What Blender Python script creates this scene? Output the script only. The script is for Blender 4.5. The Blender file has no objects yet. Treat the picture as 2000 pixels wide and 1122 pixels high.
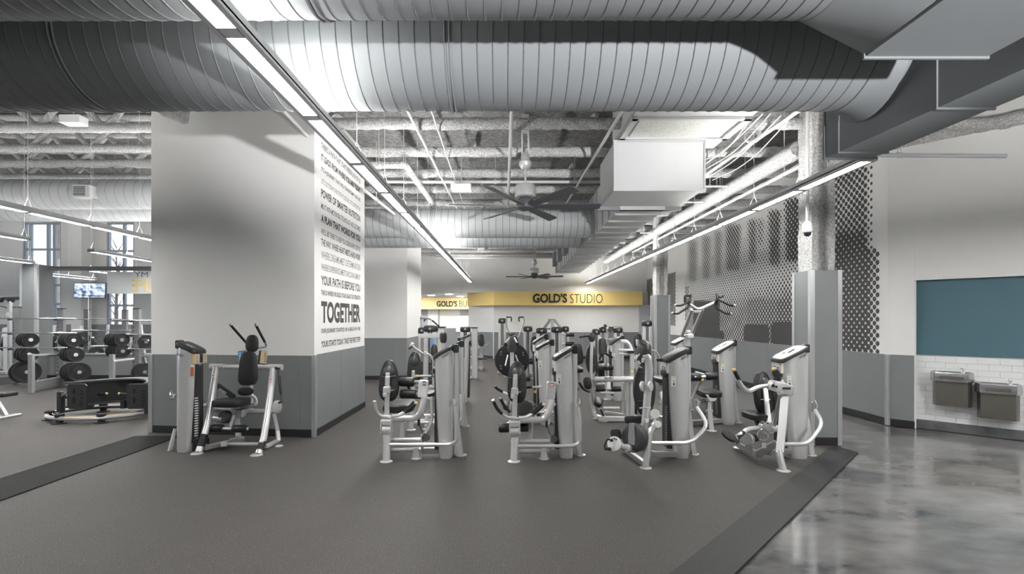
import bpy, math, random
from mathutils import Vector, Matrix, noise
random.seed(7)
scn = bpy.context.scene
col = scn.collection

# ------------------------------------------------------------------ camera
CX, CY, F, E = 988.0, 624.0, 950.0, 1.70      # principal point, focal length (2000 px frame), eye height
cam_d = bpy.data.cameras.new('camera')
cam_d.sensor_width = 36.0
cam_d.lens = F / 2000.0 * 36.0
cam_d.shift_x = (1000 - CX) / 2000.0
cam_d.shift_y = (CY - 561) / 2000.0
cam_d.clip_end = 200
cam = bpy.data.objects.new('camera', cam_d)
cam.location = (0, 0, E)
cam.rotation_euler = (math.pi / 2, 0, 0)
col.objects.link(cam)
scn.camera = cam

# ------------------------------------------------------------------ world, exposure
scn.view_settings.view_transform = 'Standard'
scn.view_settings.look = 'None'
scn.view_settings.gamma = 1.0
scn.view_settings.use_curve_mapping = False
scn.view_settings.exposure = 1.08
w = bpy.data.worlds.new('world'); scn.world = w
w.use_nodes = True
bg = w.node_tree.nodes['Background']
bg.inputs['Color'].default_value = (0.86, 0.92, 1.0, 1)
bg.inputs['Strength'].default_value = 1.1

LAMP_DOWN, LAMP_UP = 35.0, 33.0       # emission of the linear fixtures' lower and upper lenses

def lamp(name, loc, target, power, size, color=(1, 1, 1)):
    l = bpy.data.lights.new(name, 'AREA'); l.energy = power; l.shape = 'DISK'; l.size = size; l.color = color
    o = bpy.data.objects.new(name, l); o.location = loc
    o.rotation_euler = (Vector(target) - Vector(loc)).to_track_quat('-Z', 'Y').to_euler()
    col.objects.link(o); return o
# an unseen spot added behind the camera, tilted up: it throws the sharp shadow of one duct onto the next
sl = bpy.data.lights.new('unseen_duct_spot', 'SPOT'); sl.energy = 2300; sl.shadow_soft_size = 0.09; sl.spot_size = math.radians(42); sl.spot_blend = 0.45
so = bpy.data.objects.new('unseen_duct_spot', sl); so.location = (3.33, -4.1, 0.92)
so.rotation_euler = (Vector((0.6, 3.8, 4.75)) - Vector(so.location)).to_track_quat('-Z', 'Y').to_euler(); col.objects.link(so)

# ------------------------------------------------------------------ pixel helpers
def P(px, py, d):
    return Vector(((px - CX) * d / F, d, E + (CY - py) * d / F))
def X_(px, d): return (px - CX) * d / F
def Z_(py, d): return E + (CY - py) * d / F
def Q(pts): return [P(*p) for p in pts]

# ------------------------------------------------------------------ materials
MATS = {}
def mat(name, color, rough=0.5, metal=0.0, nscale=None, namt=0.12, bump=0.0, bscale=None, spec=0.5, emit=0.0, emit_col=None, ndetail=4, coat=0.0):
    m = bpy.data.materials.new(name); m.use_nodes = True
    nt = m.node_tree; b = nt.nodes['Principled BSDF']
    c = (color, color, color) if isinstance(color, (int, float)) else color
    b.inputs['Base Color'].default_value = (*c, 1)
    b.inputs['Roughness'].default_value = rough
    b.inputs['Metallic'].default_value = metal
    b.inputs['Specular IOR Level'].default_value = spec
    if coat: b.inputs['Coat Weight'].default_value = coat
    if emit:
        b.inputs['Emission Color'].default_value = (*(emit_col or c), 1)
        b.inputs['Emission Strength'].default_value = emit
    if nscale or bump:
        tc = nt.nodes.new('ShaderNodeTexCoord')
        n = nt.nodes.new('ShaderNodeTexNoise'); n.inputs['Scale'].default_value = nscale or bscale; n.inputs['Detail'].default_value = ndetail
        nt.links.new(tc.outputs['Object'], n.inputs['Vector'])
        if nscale:
            mr = nt.nodes.new('ShaderNodeMapRange')
            mr.inputs['From Min'].default_value = 0.3; mr.inputs['From Max'].default_value = 0.7
            mr.inputs['To Min'].default_value = 1 - namt; mr.inputs['To Max'].default_value = 1 + namt
            nt.links.new(n.outputs['Fac'], mr.inputs['Value'])
            mx = nt.nodes.new('ShaderNodeMix'); mx.data_type = 'RGBA'; mx.blend_type = 'MULTIPLY'
            mx.inputs['Factor'].default_value = 1
            mx.inputs['A'].default_value = (*c, 1)
            nt.links.new(mr.outputs['Result'], mx.inputs['B'])
            nt.links.new(mx.outputs['Result'], b.inputs['Base Color'])
        if bump:
            n2 = n
            if bscale and bscale != nscale:
                n2 = nt.nodes.new('ShaderNodeTexNoise'); n2.inputs['Scale'].default_value = bscale; n2.inputs['Detail'].default_value = 5
                nt.links.new(tc.outputs['Object'], n2.inputs['Vector'])
            bp = nt.nodes.new('ShaderNodeBump'); bp.inputs['Strength'].default_value = bump; bp.inputs['Distance'].default_value = 0.03
            nt.links.new(n2.outputs['Fac'], bp.inputs['Height'])
            nt.links.new(bp.outputs['Normal'], b.inputs['Normal'])
    MATS[name] = m
    return m

mat('wall_white', (0.80, 0.795, 0.78), 0.6, nscale=1.2, namt=0.015, spec=0.2)
mat('wainscot', (0.215, 0.226, 0.233), 0.42, nscale=2, namt=0.03, spec=0.35)
mat('wall_grey', (0.42, 0.43, 0.45), 0.6, spec=0.2)
mat('base_black', (0.018, 0.018, 0.019), 0.5)
mat('trim_metal', (0.62, 0.64, 0.65), 0.32, 0.75)
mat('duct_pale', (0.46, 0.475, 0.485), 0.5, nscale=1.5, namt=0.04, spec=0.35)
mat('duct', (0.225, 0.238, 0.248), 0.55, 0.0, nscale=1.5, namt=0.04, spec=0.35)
mat('duct_dark', (0.155, 0.168, 0.178), 0.55, nscale=1.5, namt=0.05, spec=0.3)
mat('duct_white', (0.52, 0.53, 0.53), 0.5, nscale=1.5, namt=0.03, spec=0.3)
mat('seam', (0.13, 0.14, 0.147), 0.5)
mat('spray', (0.53, 0.53, 0.525), 0.95, nscale=34, namt=0.32, bump=1.0, bscale=48, spec=0.1, ndetail=6)
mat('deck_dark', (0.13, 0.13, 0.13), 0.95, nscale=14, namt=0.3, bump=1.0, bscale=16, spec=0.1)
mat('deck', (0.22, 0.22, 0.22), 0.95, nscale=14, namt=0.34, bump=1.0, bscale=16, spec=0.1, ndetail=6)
mat('pipe', (0.54, 0.54, 0.535), 0.5, 0.0)
mat('pipe_grey', (0.30, 0.31, 0.32), 0.5)
mat('wire', (0.55, 0.55, 0.55), 0.4, 0.3)
mat('silver', (0.78, 0.785, 0.785), 0.27, 0.52, nscale=90, namt=0.03)
mat('silver_dark', (0.44, 0.445, 0.45), 0.35, 0.6)
mat('chrome', (0.85, 0.85, 0.85), 0.15, 0.95)
mat('vinyl', (0.016, 0.016, 0.017), 0.42, nscale=60, namt=0.1, bump=0.05, bscale=260)
mat('plastic', (0.030, 0.031, 0.033), 0.38)
mat('plastic_grey', (0.06, 0.061, 0.063), 0.36)
mat('rubber_black', (0.014, 0.014, 0.015), 0.6)
mat('white_plate', (0.78, 0.78, 0.77), 0.4)
mat('label_white', (0.86, 0.86, 0.84), 0.5)
mat('label_orange', (0.72, 0.36, 0.12), 0.5)
mat('label_tan', (0.76, 0.56, 0.30), 0.5)
mat('label_blue', (0.16, 0.34, 0.62), 0.5)
mat('label_red', (0.60, 0.17, 0.07), 0.5)
mat('label_yellow', (0.80, 0.70, 0.16), 0.5)
mat('yellow_tip', (0.72, 0.50, 0.20), 0.45)
mat('print_dark', (0.055, 0.055, 0.056), 0.6)
mat('print_grey', (0.17, 0.17, 0.172), 0.6)
mat('gold', (0.90, 0.68, 0.27), 0.55, spec=0.2)
mat('gold_light', (0.90, 0.72, 0.36), 0.55, spec=0.2)
mat('sign_black', (0.015, 0.014, 0.012), 0.5)
mat('fixture', (0.46, 0.465, 0.47), 0.45, 0.3)
mat('lens_down', (1, 1, 1), 0.5, emit=LAMP_DOWN, emit_col=(1, 0.985, 0.955))
mat('lens_bright', (1, 1, 1), 0.5, emit=62.0, emit_col=(1, 0.985, 0.955))
mat('lens_up', (1, 1, 1), 0.5, emit=LAMP_UP, emit_col=(1, 0.985, 0.955))
mat('blue_paint', (0.088, 0.168, 0.208), 0.5, nscale=1.5, namt=0.03, spec=0.3)
mat('tile', (0.80, 0.81, 0.82), 0.18, nscale=1.5, namt=0.03, coat=0.3)
mat('grout', (0.56, 0.56, 0.56), 0.9)
mat('slate_base', (0.115, 0.12, 0.125), 0.35, nscale=6, namt=0.3)
mat('steel_brown', (0.25, 0.235, 0.215), 0.34, 0.8, nscale=3, namt=0.08)
mat('steel_light', (0.55, 0.55, 0.55), 0.22, 0.9)
mat('fan_blade', (0.075, 0.08, 0.085), 0.45)
mat('fan_metal', (0.52, 0.53, 0.53), 0.4, 0.4)
mat('frame_grey', (0.20, 0.205, 0.21), 0.5)
mat('window_frame', (0.36, 0.41, 0.46), 0.45, 0.2)
mat('brick_red', (0.42, 0.30, 0.26), 0.8)
mat('plate_iron', (0.017, 0.018, 0.019), 0.5, bump=0.05, bscale=120)
mat('rack_grey', (0.22, 0.225, 0.23), 0.45, 0.2)
mat('ramp', (0.021, 0.022, 0.023), 0.6, nscale=40, namt=0.25)
mat('tree_bark', (0.14, 0.13, 0.125), 0.9)
mat('frosted', (0.75, 0.78, 0.78), 0.6)
mat('ceiling_tile', (0.72, 0.71, 0.69), 0.7)
mat('downlight', (1, 1, 1), 0.5, emit=70.0)
mat('filter', (0.62, 0.62, 0.59), 0.8, nscale=30, namt=0.12)
mat('screen_dark', (0.02, 0.02, 0.025), 0.3)

def floor_materials():
    # speckled rubber: dark base, pale flecks of two sizes
    m = mat('rubber_floor', (0.055, 0.053, 0.051), 0.62, spec=0.28); nt = m.node_tree; b = nt.nodes['Principled BSDF']
    tc = nt.nodes.new('ShaderNodeTexCoord')
    big = nt.nodes.new('ShaderNodeTexNoise'); big.inputs['Scale'].default_value = 0.9; big.inputs['Detail'].default_value = 3
    fine = nt.nodes.new('ShaderNodeTexNoise'); fine.inputs['Scale'].default_value = 120; fine.inputs['Detail'].default_value = 6
    vor = nt.nodes.new('ShaderNodeTexVoronoi'); vor.inputs['Scale'].default_value = 105
    for n in (big, fine, vor): nt.links.new(tc.outputs['Object'], n.inputs['Vector'])
    cr = nt.nodes.new('ShaderNodeValToRGB')
    cr.color_ramp.elements[0].position = 0.36; cr.color_ramp.elements[0].color = (0.047, 0.0435, 0.0412, 1)
    cr.color_ramp.elements[1].position = 0.66; cr.color_ramp.elements[1].color = (0.110, 0.102, 0.0965, 1)
    nt.links.new(fine.outputs['Fac'], cr.inputs['Fac'])
    fl = nt.nodes.new('ShaderNodeMapRange'); fl.inputs['From Min'].default_value = 0.16; fl.inputs['From Max'].default_value = 0.24
    fl.inputs['To Min'].default_value = 0.75; fl.inputs['To Max'].default_value = 0.0
    nt.links.new(vor.outputs['Distance'], fl.inputs['Value'])
    pick = nt.nodes.new('ShaderNodeMath'); pick.operation = 'GREATER_THAN'; pick.inputs[1].default_value = 0.62
    sep = nt.nodes.new('ShaderNodeSeparateColor'); nt.links.new(vor.outputs['Color'], sep.inputs['Color'])
    nt.links.new(sep.outputs['Red'], pick.inputs[0])
    mul = nt.nodes.new('ShaderNodeMath'); mul.operation = 'MULTIPLY'
    nt.links.new(fl.outputs['Result'], mul.inputs[0]); nt.links.new(pick.outputs['Value'], mul.inputs[1])
    mx = nt.nodes.new('ShaderNodeMix'); mx.data_type = 'RGBA'
    nt.links.new(mul.outputs['Value'], mx.inputs['Factor']); nt.links.new(cr.outputs['Color'], mx.inputs['A'])
    mx.inputs['B'].default_value = (0.34, 0.325, 0.305, 1)
    mx2 = nt.nodes.new('ShaderNodeMix'); mx2.data_type = 'RGBA'; mx2.blend_type = 'MULTIPLY'; mx2.inputs['Factor'].default_value = 1
    mr = nt.nodes.new('ShaderNodeMapRange'); mr.inputs['To Min'].default_value = 0.85; mr.inputs['To Max'].default_value = 1.15
    nt.links.new(big.outputs['Fac'], mr.inputs['Value']); nt.links.new(mx.outputs['Result'], mx2.inputs['A']); nt.links.new(mr.outputs['Result'], mx2.inputs['B'])
    nt.links.new(mx2.outputs['Result'], b.inputs['Base Color'])
    bp = nt.nodes.new('ShaderNodeBump'); bp.inputs['Strength'].default_value = 0.05; bp.inputs['Distance'].default_value = 0.01
    nt.links.new(fine.outputs['Fac'], bp.inputs['Height']); nt.links.new(bp.outputs['Normal'], b.inputs['Normal'])
    # polished concrete: cloudy acid stain, clear coat
    m = mat('concrete_floor', (0.22, 0.22, 0.215), 0.13, spec=0.7); nt = m.node_tree; b = nt.nodes['Principled BSDF']
    tc = nt.nodes.new('ShaderNodeTexCoord')
    n1 = nt.nodes.new('ShaderNodeTexNoise'); n1.inputs['Scale'].default_value = 1.1; n1.inputs['Detail'].default_value = 8; n1.inputs['Roughness'].default_value = 0.62; n1.inputs['Distortion'].default_value = 0.15
    n2 = nt.nodes.new('ShaderNodeTexNoise'); n2.inputs['Scale'].default_value = 5; n2.inputs['Detail'].default_value = 6
    mp = nt.nodes.new('ShaderNodeMapping'); mp.inputs['Rotation'].default_value = (0, 0, 0.1); mp.inputs['Scale'].default_value = (0.55, 1.0, 1)
    nt.links.new(tc.outputs['Object'], mp.inputs['Vector'])
    for n in (n1, n2): nt.links.new(mp.outputs['Vector'], n.inputs['Vector'])
    ad = nt.nodes.new('ShaderNodeMath'); ad.operation = 'MULTIPLY_ADD'; ad.inputs[1].default_value = 0.35
    nt.links.new(n2.outputs['Fac'], ad.inputs[0]); nt.links.new(n1.outputs['Fac'], ad.inputs[2])
    cr = nt.nodes.new('ShaderNodeValToRGB'); e = cr.color_ramp.elements
    e[0].position = 0.55; e[0].color = (0.055, 0.058, 0.064, 1)
    e[1].position = 0.86; e[1].color = (0.225, 0.221, 0.217, 1)
    k = e.new(0.62); k.color = (0.125, 0.124, 0.124, 1)
    k = e.new(0.70); k.color = (0.165, 0.162, 0.159, 1)
    nt.links.new(ad.outputs['Value'], cr.inputs['Fac']); nt.links.new(cr.outputs['Color'], b.inputs['Base Color'])
    rr = nt.nodes.new('ShaderNodeMapRange'); rr.inputs['To Min'].default_value = 0.06; rr.inputs['To Max'].default_value = 0.20
    nt.links.new(n2.outputs['Fac'], rr.inputs['Value']); nt.links.new(rr.outputs['Result'], b.inputs['Roughness'])
    # glass
    m = mat('glass', (0.93, 0.96, 0.97), 0.0); nt = m.node_tree; b = nt.nodes['Principled BSDF']
    nt.nodes.remove(b)
    out = nt.nodes['Material Output']
    tr = nt.nodes.new('ShaderNodeBsdfTransparent'); tr.inputs['Color'].default_value = (0.985, 0.99, 0.995, 1)
    gl = nt.nodes.new('ShaderNodeBsdfGlossy'); gl.inputs['Roughness'].default_value = 0.02
    fr = nt.nodes.new('ShaderNodeFresnel'); fr.inputs['IOR'].default_value = 1.35
    ms = nt.nodes.new('ShaderNodeMixShader')
    nt.links.new(fr.outputs['Fac'], ms.inputs['Fac']); nt.links.new(tr.outputs['BSDF'], ms.inputs[1]); nt.links.new(gl.outputs['BSDF'], ms.inputs[2])
    nt.links.new(ms.outputs['Shader'], out.inputs['Surface'])
    # broadcast picture on the television
    m = mat('screen', (0.02, 0.02, 0.03), 0.3, emit=0.9); nt = m.node_tree; b = nt.nodes['Principled BSDF']
    tc = nt.nodes.new('ShaderNodeTexCoord'); n1 = nt.nodes.new('ShaderNodeTexNoise'); n1.inputs['Scale'].default_value = 5; n1.inputs['Detail'].default_value = 4
    nt.links.new(tc.outputs['Generated'], n1.inputs['Vector'])
    cr = nt.nodes.new('ShaderNodeValToRGB'); e = cr.color_ramp.elements
    e[0].position = 0.36; e[0].color = (0.03, 0.06, 0.13, 1); e[1].position = 0.62; e[1].color = (0.62, 0.72, 0.85, 1)
    nt.links.new(n1.outputs['Fac'], cr.inputs['Fac']); nt.links.new(cr.outputs['Color'], b.inputs['Emission Color'])
floor_materials()

# ------------------------------------------------------------------ mesh builder
class MB:
    def __init__(s): s.v = []; s.f = []
    def add(s, verts, faces):
        o = len(s.v); s.v += [Vector(v) for v in verts]; s.f += [tuple(i + o for i in f) for f in faces]; return s
    def box(s, c, size, R=None, bev=0.0):
        hx, hy, hz = size[0] / 2, size[1] / 2, size[2] / 2
        c = Vector(c)
        if bev <= 0:
            vs = [Vector((x, y, z)) for x in (-hx, hx) for y in (-hy, hy) for z in (-hz, hz)]
            fs = [(0, 1, 3, 2), (4, 6, 7, 5), (0, 4, 5, 1), (2, 3, 7, 6), (0, 2, 6, 4), (1, 5, 7, 3)]
        else:
            b = min(bev, hx * .9, hy * .9, hz * .9); vs = []; idx = {}
            for sx in (-1, 1):
                for sy in (-1, 1):
                    for sz in (-1, 1):
                        for k in range(3):
                            p = [sx * hx, sy * hy, sz * hz]
                            for j in range(3):
                                if j != k: p[j] -= (sx, sy, sz)[j] * b
                            idx[(sx, sy, sz, k)] = len(vs); vs.append(Vector(p))
            fs = []
            for k in range(3):
                a, c2 = [j for j in range(3) if j != k]
                for sg in (-1, 1):
                    q = []
                    for (u, t) in ((-1, -1), (1, -1), (1, 1), (-1, 1)):
                        t3 = [0, 0, 0]; t3[k] = sg; t3[a] = u; t3[c2] = t
                        q.append(idx[(*t3, k)])
                    fs.append(tuple(q))
            for k in range(3):            # edge faces along axis k
                a, c2 = [j for j in range(3) if j != k]
                for u in (-1, 1):
                    for t in (-1, 1):
                        q = []
                        for sg, kk in ((-1, a), (1, a), (1, c2), (-1, c2)):
                            t3 = [0, 0, 0]; t3[k] = sg; t3[a] = u; t3[c2] = t
                            q.append(idx[(*t3, kk)])
                        fs.append(tuple(q))
            for sx in (-1, 1):
                for sy in (-1, 1):
                    for sz in (-1, 1): fs.append(tuple(idx[(sx, sy, sz, k)] for k in range(3)))
        if R is not None: vs = [R @ v for v in vs]
        return s.add([v + c for v in vs], fs)
    def bb(s, x0, x1, y0, y1, z0, z1, bev=0.0):
        return s.box(((x0 + x1) / 2, (y0 + y1) / 2, (z0 + z1) / 2), (abs(x1 - x0), abs(y1 - y0), abs(z1 - z0)), None, bev)
    def beam(s, p0, p1, wd, ht, up=(0, 0, 1), bev=0.006):
        p0 = Vector(p0); p1 = Vector(p1); d = (p1 - p0); L = d.length
        if L < 1e-6: return s
        d.normalize(); u = Vector(up)
        sd = d.cross(u)
        if sd.length < 1e-3: sd = d.cross(Vector((1, 0, 0)))
        sd.normalize(); u = sd.cross(d)
        R = Matrix((sd, d, u)).transposed()
        return s.box((p0 + p1) / 2, (wd, L, ht), R, bev)
    def loft(s, rings, cap0=True, cap1=True, closed=True):
        o = len(s.v); n = len(rings[0])
        for r in rings: s.v += [Vector(p) for p in r]
        m = n if closed else n - 1
        for i in range(len(rings) - 1):
            for j in range(m):
                a = o + i * n + j; b = o + i * n + (j + 1) % n
                s.f.append((a, b, b + n, a + n))
        if cap0: s.f.append(tuple(o + j for j in range(n))[::-1])
        if cap1: s.f.append(tuple(o + (len(rings) - 1) * n + j for j in range(n)))
        return s
    def tube(s, pts, r, seg=10, cr=0.06, flat=1.0, caps=True, jitter=0.0, jf=6.0):
        pts = [Vector(p) for p in pts]
        if cr > 0 and len(pts) > 2:
            out = [pts[0]]
            for i in range(1, len(pts) - 1):
                a, b, c = pts[i - 1], pts[i], pts[i + 1]
                la, lc = (a - b).length, (c - b).length
                t = min(cr * 1.6, la * .48, lc * .48)
                p0 = b + (a - b).normalized() * t; p2 = b + (c - b).normalized() * t
                for k in range(6):
                    q = k / 5; out.append(p0 * (1 - q) ** 2 + b * 2 * q * (1 - q) + p2 * q * q)
            out.append(pts[-1]); pts = out
        rr = r if isinstance(r, (list, tuple)) else None
        T = []
        for i in range(len(pts)):
            a = pts[max(i - 1, 0)]; b = pts[min(i + 1, len(pts) - 1)]
            T.append((b - a).normalized())
        n0 = T[0].cross(Vector((0, 0, 1)))
        if n0.length < 1e-3: n0 = Vector((1, 0, 0))
        n0.normalize(); rings = []
        for i, p in enumerate(pts):
            n0 = (n0 - T[i] * n0.dot(T[i])).normalized(); b0 = T[i].cross(n0)
            rad = (rr[0] + (rr[1] - rr[0]) * i / (len(pts) - 1)) if rr else r
            ring = []
            for k in range(seg):
                a = 2 * math.pi * k / seg; q = rad
                if jitter:
                    e = p + (n0 * math.cos(a) + b0 * math.sin(a)) * rad
                    q = rad * (1 + jitter * noise.noise(e * jf) + jitter * .7 * noise.noise(e * jf * 2.7))
                ring.append(p + n0 * math.cos(a) * q + b0 * math.sin(a) * q * flat)
            rings.append(ring)
        return s.loft(rings, caps, caps)
    def cyl(s, p0, p1, r0, r1=None, seg=16, bev=0.0):
        p0 = Vector(p0); p1 = Vector(p1); r1 = r0 if r1 is None else r1
        d = (p1 - p0); L = d.length; d.normalize()
        n = d.orthogonal().normalized(); b = d.cross(n)
        def ring(t, r): return [p0 + d * t + (n * math.cos(2 * math.pi * k / seg) + b * math.sin(2 * math.pi * k / seg)) * r for k in range(seg)]
        if bev > 0:
            bev = min(bev, L * .4)
            rs = [ring(0, r0 - bev), ring(bev, r0), ring(L - bev, r1), ring(L, r1 - bev)]
        else: rs = [ring(0, r0), ring(L, r1)]
        return s.loft(rs)
    def lathe(s, prof, o, ax=(0, 0, 1), seg=20, cap=True):
        o = Vector(o); d = Vector(ax).normalized(); n = d.orthogonal().normalized(); b = d.cross(n)
        rs = [[o + d * h + (n * math.cos(2 * math.pi * k / seg) + b * math.sin(2 * math.pi * k / seg)) * r for k in range(seg)] for (r, h) in prof]
        return s.loft(rs, cap, cap)
    def pad(s, c, right, up, wd, ht, t, n=3.0, taper=1.0, seg=28, bow=0.0, pinch=0.0):
        """upholstered pad: superellipse outline, rounded edges; taper = top width / bottom width; bow = curvature about the up axis"""
        c = Vector(c); u = Vector(right).normalized(); v = Vector(up); v = (v - u * v.dot(u)).normalized(); nn = u.cross(v)
        rings = []
        for (off, sc) in ((-.5, .80), (-.44, .93), (-.2, 1), (.2, 1), (.44, .93), (.5, .80), (.56, .4), (.58, .08)):
            ring = []
            for k in range(seg):
                a = 2 * math.pi * k / seg; ca, sa = math.cos(a), math.sin(a)
                x = math.copysign(abs(ca) ** (2 / n), ca); y = math.copysign(abs(sa) ** (2 / n), sa)
                f = 1 + (taper - 1) * (y + 1) / 2
                f *= 1 - pinch * abs(y) ** 2
                ex = 1 - (1 - sc) * min(1, .5 * t * 4 / max(wd, 1e-6)) if sc > .7 else sc
                ey = 1 - (1 - sc) * min(1, .5 * t * 4 / max(ht, 1e-6)) if sc > .7 else sc
                xx = x * wd / 2 * ex * f; yy = y * ht / 2 * ey
                ring.append(c + u * xx + v * yy + nn * (off * t + bow * (xx * 2 / wd) ** 2))
            rings.append(ring)
        return s.loft(rings)
    def plate(s, pts2, o, u, v, th):
        o = Vector(o); u = Vector(u).normalized(); v = Vector(v).normalized(); n = u.cross(v)
        a = [o + u * p[0] + v * p[1] - n * th / 2 for p in pts2]; b = [p + n * th for p in a]
        return s.loft([a, b])
    def torus(s, c, ax, R, r, seg=28, sub=8, a0=0.0, a1=2 * math.pi, sx=1.0, n=None):
        c = Vector(c); d = Vector(ax).normalized()
        n = Vector(n) if n else d.orthogonal(); n = (n - d * n.dot(d)).normalized(); b = d.cross(n); rings = []
        full = abs(a1 - a0 - 2 * math.pi) < 1e-4; m = seg if full else seg + 1
        for i in range(m):
            a = a0 + (a1 - a0) * i / seg; e = n * math.cos(a) * sx + b * math.sin(a); p = c + e * R
            rings.append([p + (e * math.cos(2 * math.pi * k / sub) + d * math.sin(2 * math.pi * k / sub)) * r for k in range(sub)])
        if full: rings.append(rings[0]); return s.loft(rings, False, False)
        return s.loft(rings)
    def islands(s):
        n = len(s.v); pa = list(range(n))
        def fd(a):
            while pa[a] != a: pa[a] = pa[pa[a]]; a = pa[a]
            return a
        for f in s.f:
            r = fd(f[0])
            for q in f[1:]: pa[fd(q)] = r
        g = {}
        for i in range(n): g.setdefault(fd(i), []).append(i)
        if len(g) <= 1: return [(s.v, s.f)]
        ff = {}
        for f in s.f: ff.setdefault(fd(f[0]), []).append(f)
        out = []
        for r, idx in g.items():
            mp = {o: k for k, o in enumerate(idx)}; out.append(([s.v[i] for i in idx], [tuple(mp[q] for q in f) for f in ff.get(r, [])]))
        return out
    def build(s, name, material, parent=None, smooth=35, origin=None):
        me = bpy.data.meshes.new(name)
        org = Vector(origin) if origin is not None else (Vector(parent.get('org', (0, 0, 0))) if parent else Vector((0, 0, 0)))
        me.from_pydata([tuple(v - org) for v in s.v], [], s.f)
        me.materials.append(MATS[material] if isinstance(material, str) else material)
        import bmesh
        bm = bmesh.new(); bm.from_mesh(me); bmesh.ops.recalc_face_normals(bm, faces=bm.faces); bm.to_mesh(me); bm.free()
        if smooth:
            me.shade_smooth(); me.set_sharp_from_angle(angle=math.radians(smooth))
        me.update()
        o = bpy.data.objects.new(name, me); col.objects.link(o)
        if parent is not None: o.parent = parent
        if origin is not None and parent is None: o.location = org
        return o

def tag(o, label=None, cat=None, group=None, kind=None):
    if label: o['label'] = label
    if cat: o['category'] = cat
    if group: o['group'] = group
    if kind: o['kind'] = kind
    return o
def thing(name, label, cat, loc, group=None):
    o = bpy.data.objects.new(name, None); o.empty_display_size = .1
    o.location = loc; o['org'] = tuple(loc); col.objects.link(o)
    return tag(o, label, cat, group)
def struct(name, mb, m, parent=None, smooth=35, kind=True):
    o = mb.build(name, m, parent, smooth)
    if kind and parent is None: o['kind'] = 'structure'
    return o
def kids(o): return [c for c in bpy.data.objects if c.parent == o]
def copy_tree(o, parent=None, cache=None):
    cache = cache if cache is not None else {}
    if not cache:
        for c in bpy.data.objects:
            if c.parent: cache.setdefault(c.parent.name, []).append(c)
    c = o.copy(); col.objects.link(c)
    if parent is not None: c.parent = parent
    for ch in cache.get(o.name, []): copy_tree(ch, c, cache)
    return c
class Thing:
    """collects parts by name, one mesh per part"""
    def __init__(s, name, label, cat, loc, group=None):
        s.root = thing(name, label, cat, loc, group); s.order = []
    def mb(s, name, m, parent=None):
        b = MB(); s.order.append((name, m, b, parent)); b.obj = None; return b
    KEEP = ('lettering', 'pin_hole', 'weight_plate', 'stack_window', 'ridge', 'louvre', 'rib', 'seam', 'hanger', 'loop', 'bolt_ring', 'stack_plate', 'cap_plate', 'gear_detail', 'sector_hole', 'tread_ridge', 'placard_mark', 'guide_figure', 'suspension_wire', 'hanger_strap', 'housing', 'lens', 'branch', 'filter_frame')
    def done(s):
        s.split()
        for (name, m, b, parent) in s.order:
            if not b.v: continue
            p = s.root
            if parent is not None: p = parent.obj
            if p is not s.root: p['org'] = s.root['org']
            b.obj = b.build(name, m, p)
            if name in ('pin_hole', 'weight_plate', 'stack_window', 'ridge', 'sector_hole', 'stack_plate', 'tread_ridge'): b.obj['kind'] = 'stuff'
        return s.root
    def split(s):
        """pieces of one part that do not share vertices become parts of their own"""
        out = []
        for (name, m, b, parent) in s.order:
            isl = b.islands() if name not in s.KEEP and 'lettering' not in name else [None]
            if len(isl) <= 1 or len(isl) > 14: out.append((name, m, b, parent)); continue
            first = True
            for vs, fs in isl:
                if first: b.v, b.f = vs, fs; out.append((name, m, b, parent)); first = False
                else:
                    c = MB(); c.v, c.f = vs, fs; c.obj = None; out.append((name, m, c, parent))
        s.order = out

def text_mesh(body, bold=0.0, shear=0.0, ext=0.0):
    cu = bpy.data.curves.new('lettering', 'FONT'); cu.body = body; cu.size = 1.0; cu.offset = bold; cu.shear = shear; cu.extrude = ext
    cu.resolution_u = 4
    o = bpy.data.objects.new('lettering', cu); col.objects.link(o)
    dg = bpy.context.evaluated_depsgraph_get(); dg.update()
    me = bpy.data.meshes.new_from_object(o.evaluated_get(dg))
    vs = [v.co.copy() for v in me.vertices]; fs = [tuple(p.vertices) for p in me.polygons]
    bpy.data.objects.remove(o); bpy.data.curves.remove(cu); bpy.data.meshes.remove(me)
    return vs, fs
def lettering(mb, body, o, u, v, wd, ht, th=0.004, bold=0.0, shear=0.0):
    """flat letters fitted into a box wd x ht whose lower corner is o"""
    vs, fs = text_mesh(body, bold, shear)
    x0 = min(p.x for p in vs); x1 = max(p.x for p in vs); y0 = min(p.y for p in vs); y1 = max(p.y for p in vs)
    o = Vector(o); u = Vector(u).normalized(); v = Vector(v).normalized(); n = u.cross(v)
    mb.add([o + u * ((p.x - x0) / (x1 - x0) * wd) + v * ((p.y - y0) / (y1 - y0) * ht) + n * th for p in vs], fs)
    return mb
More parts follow.
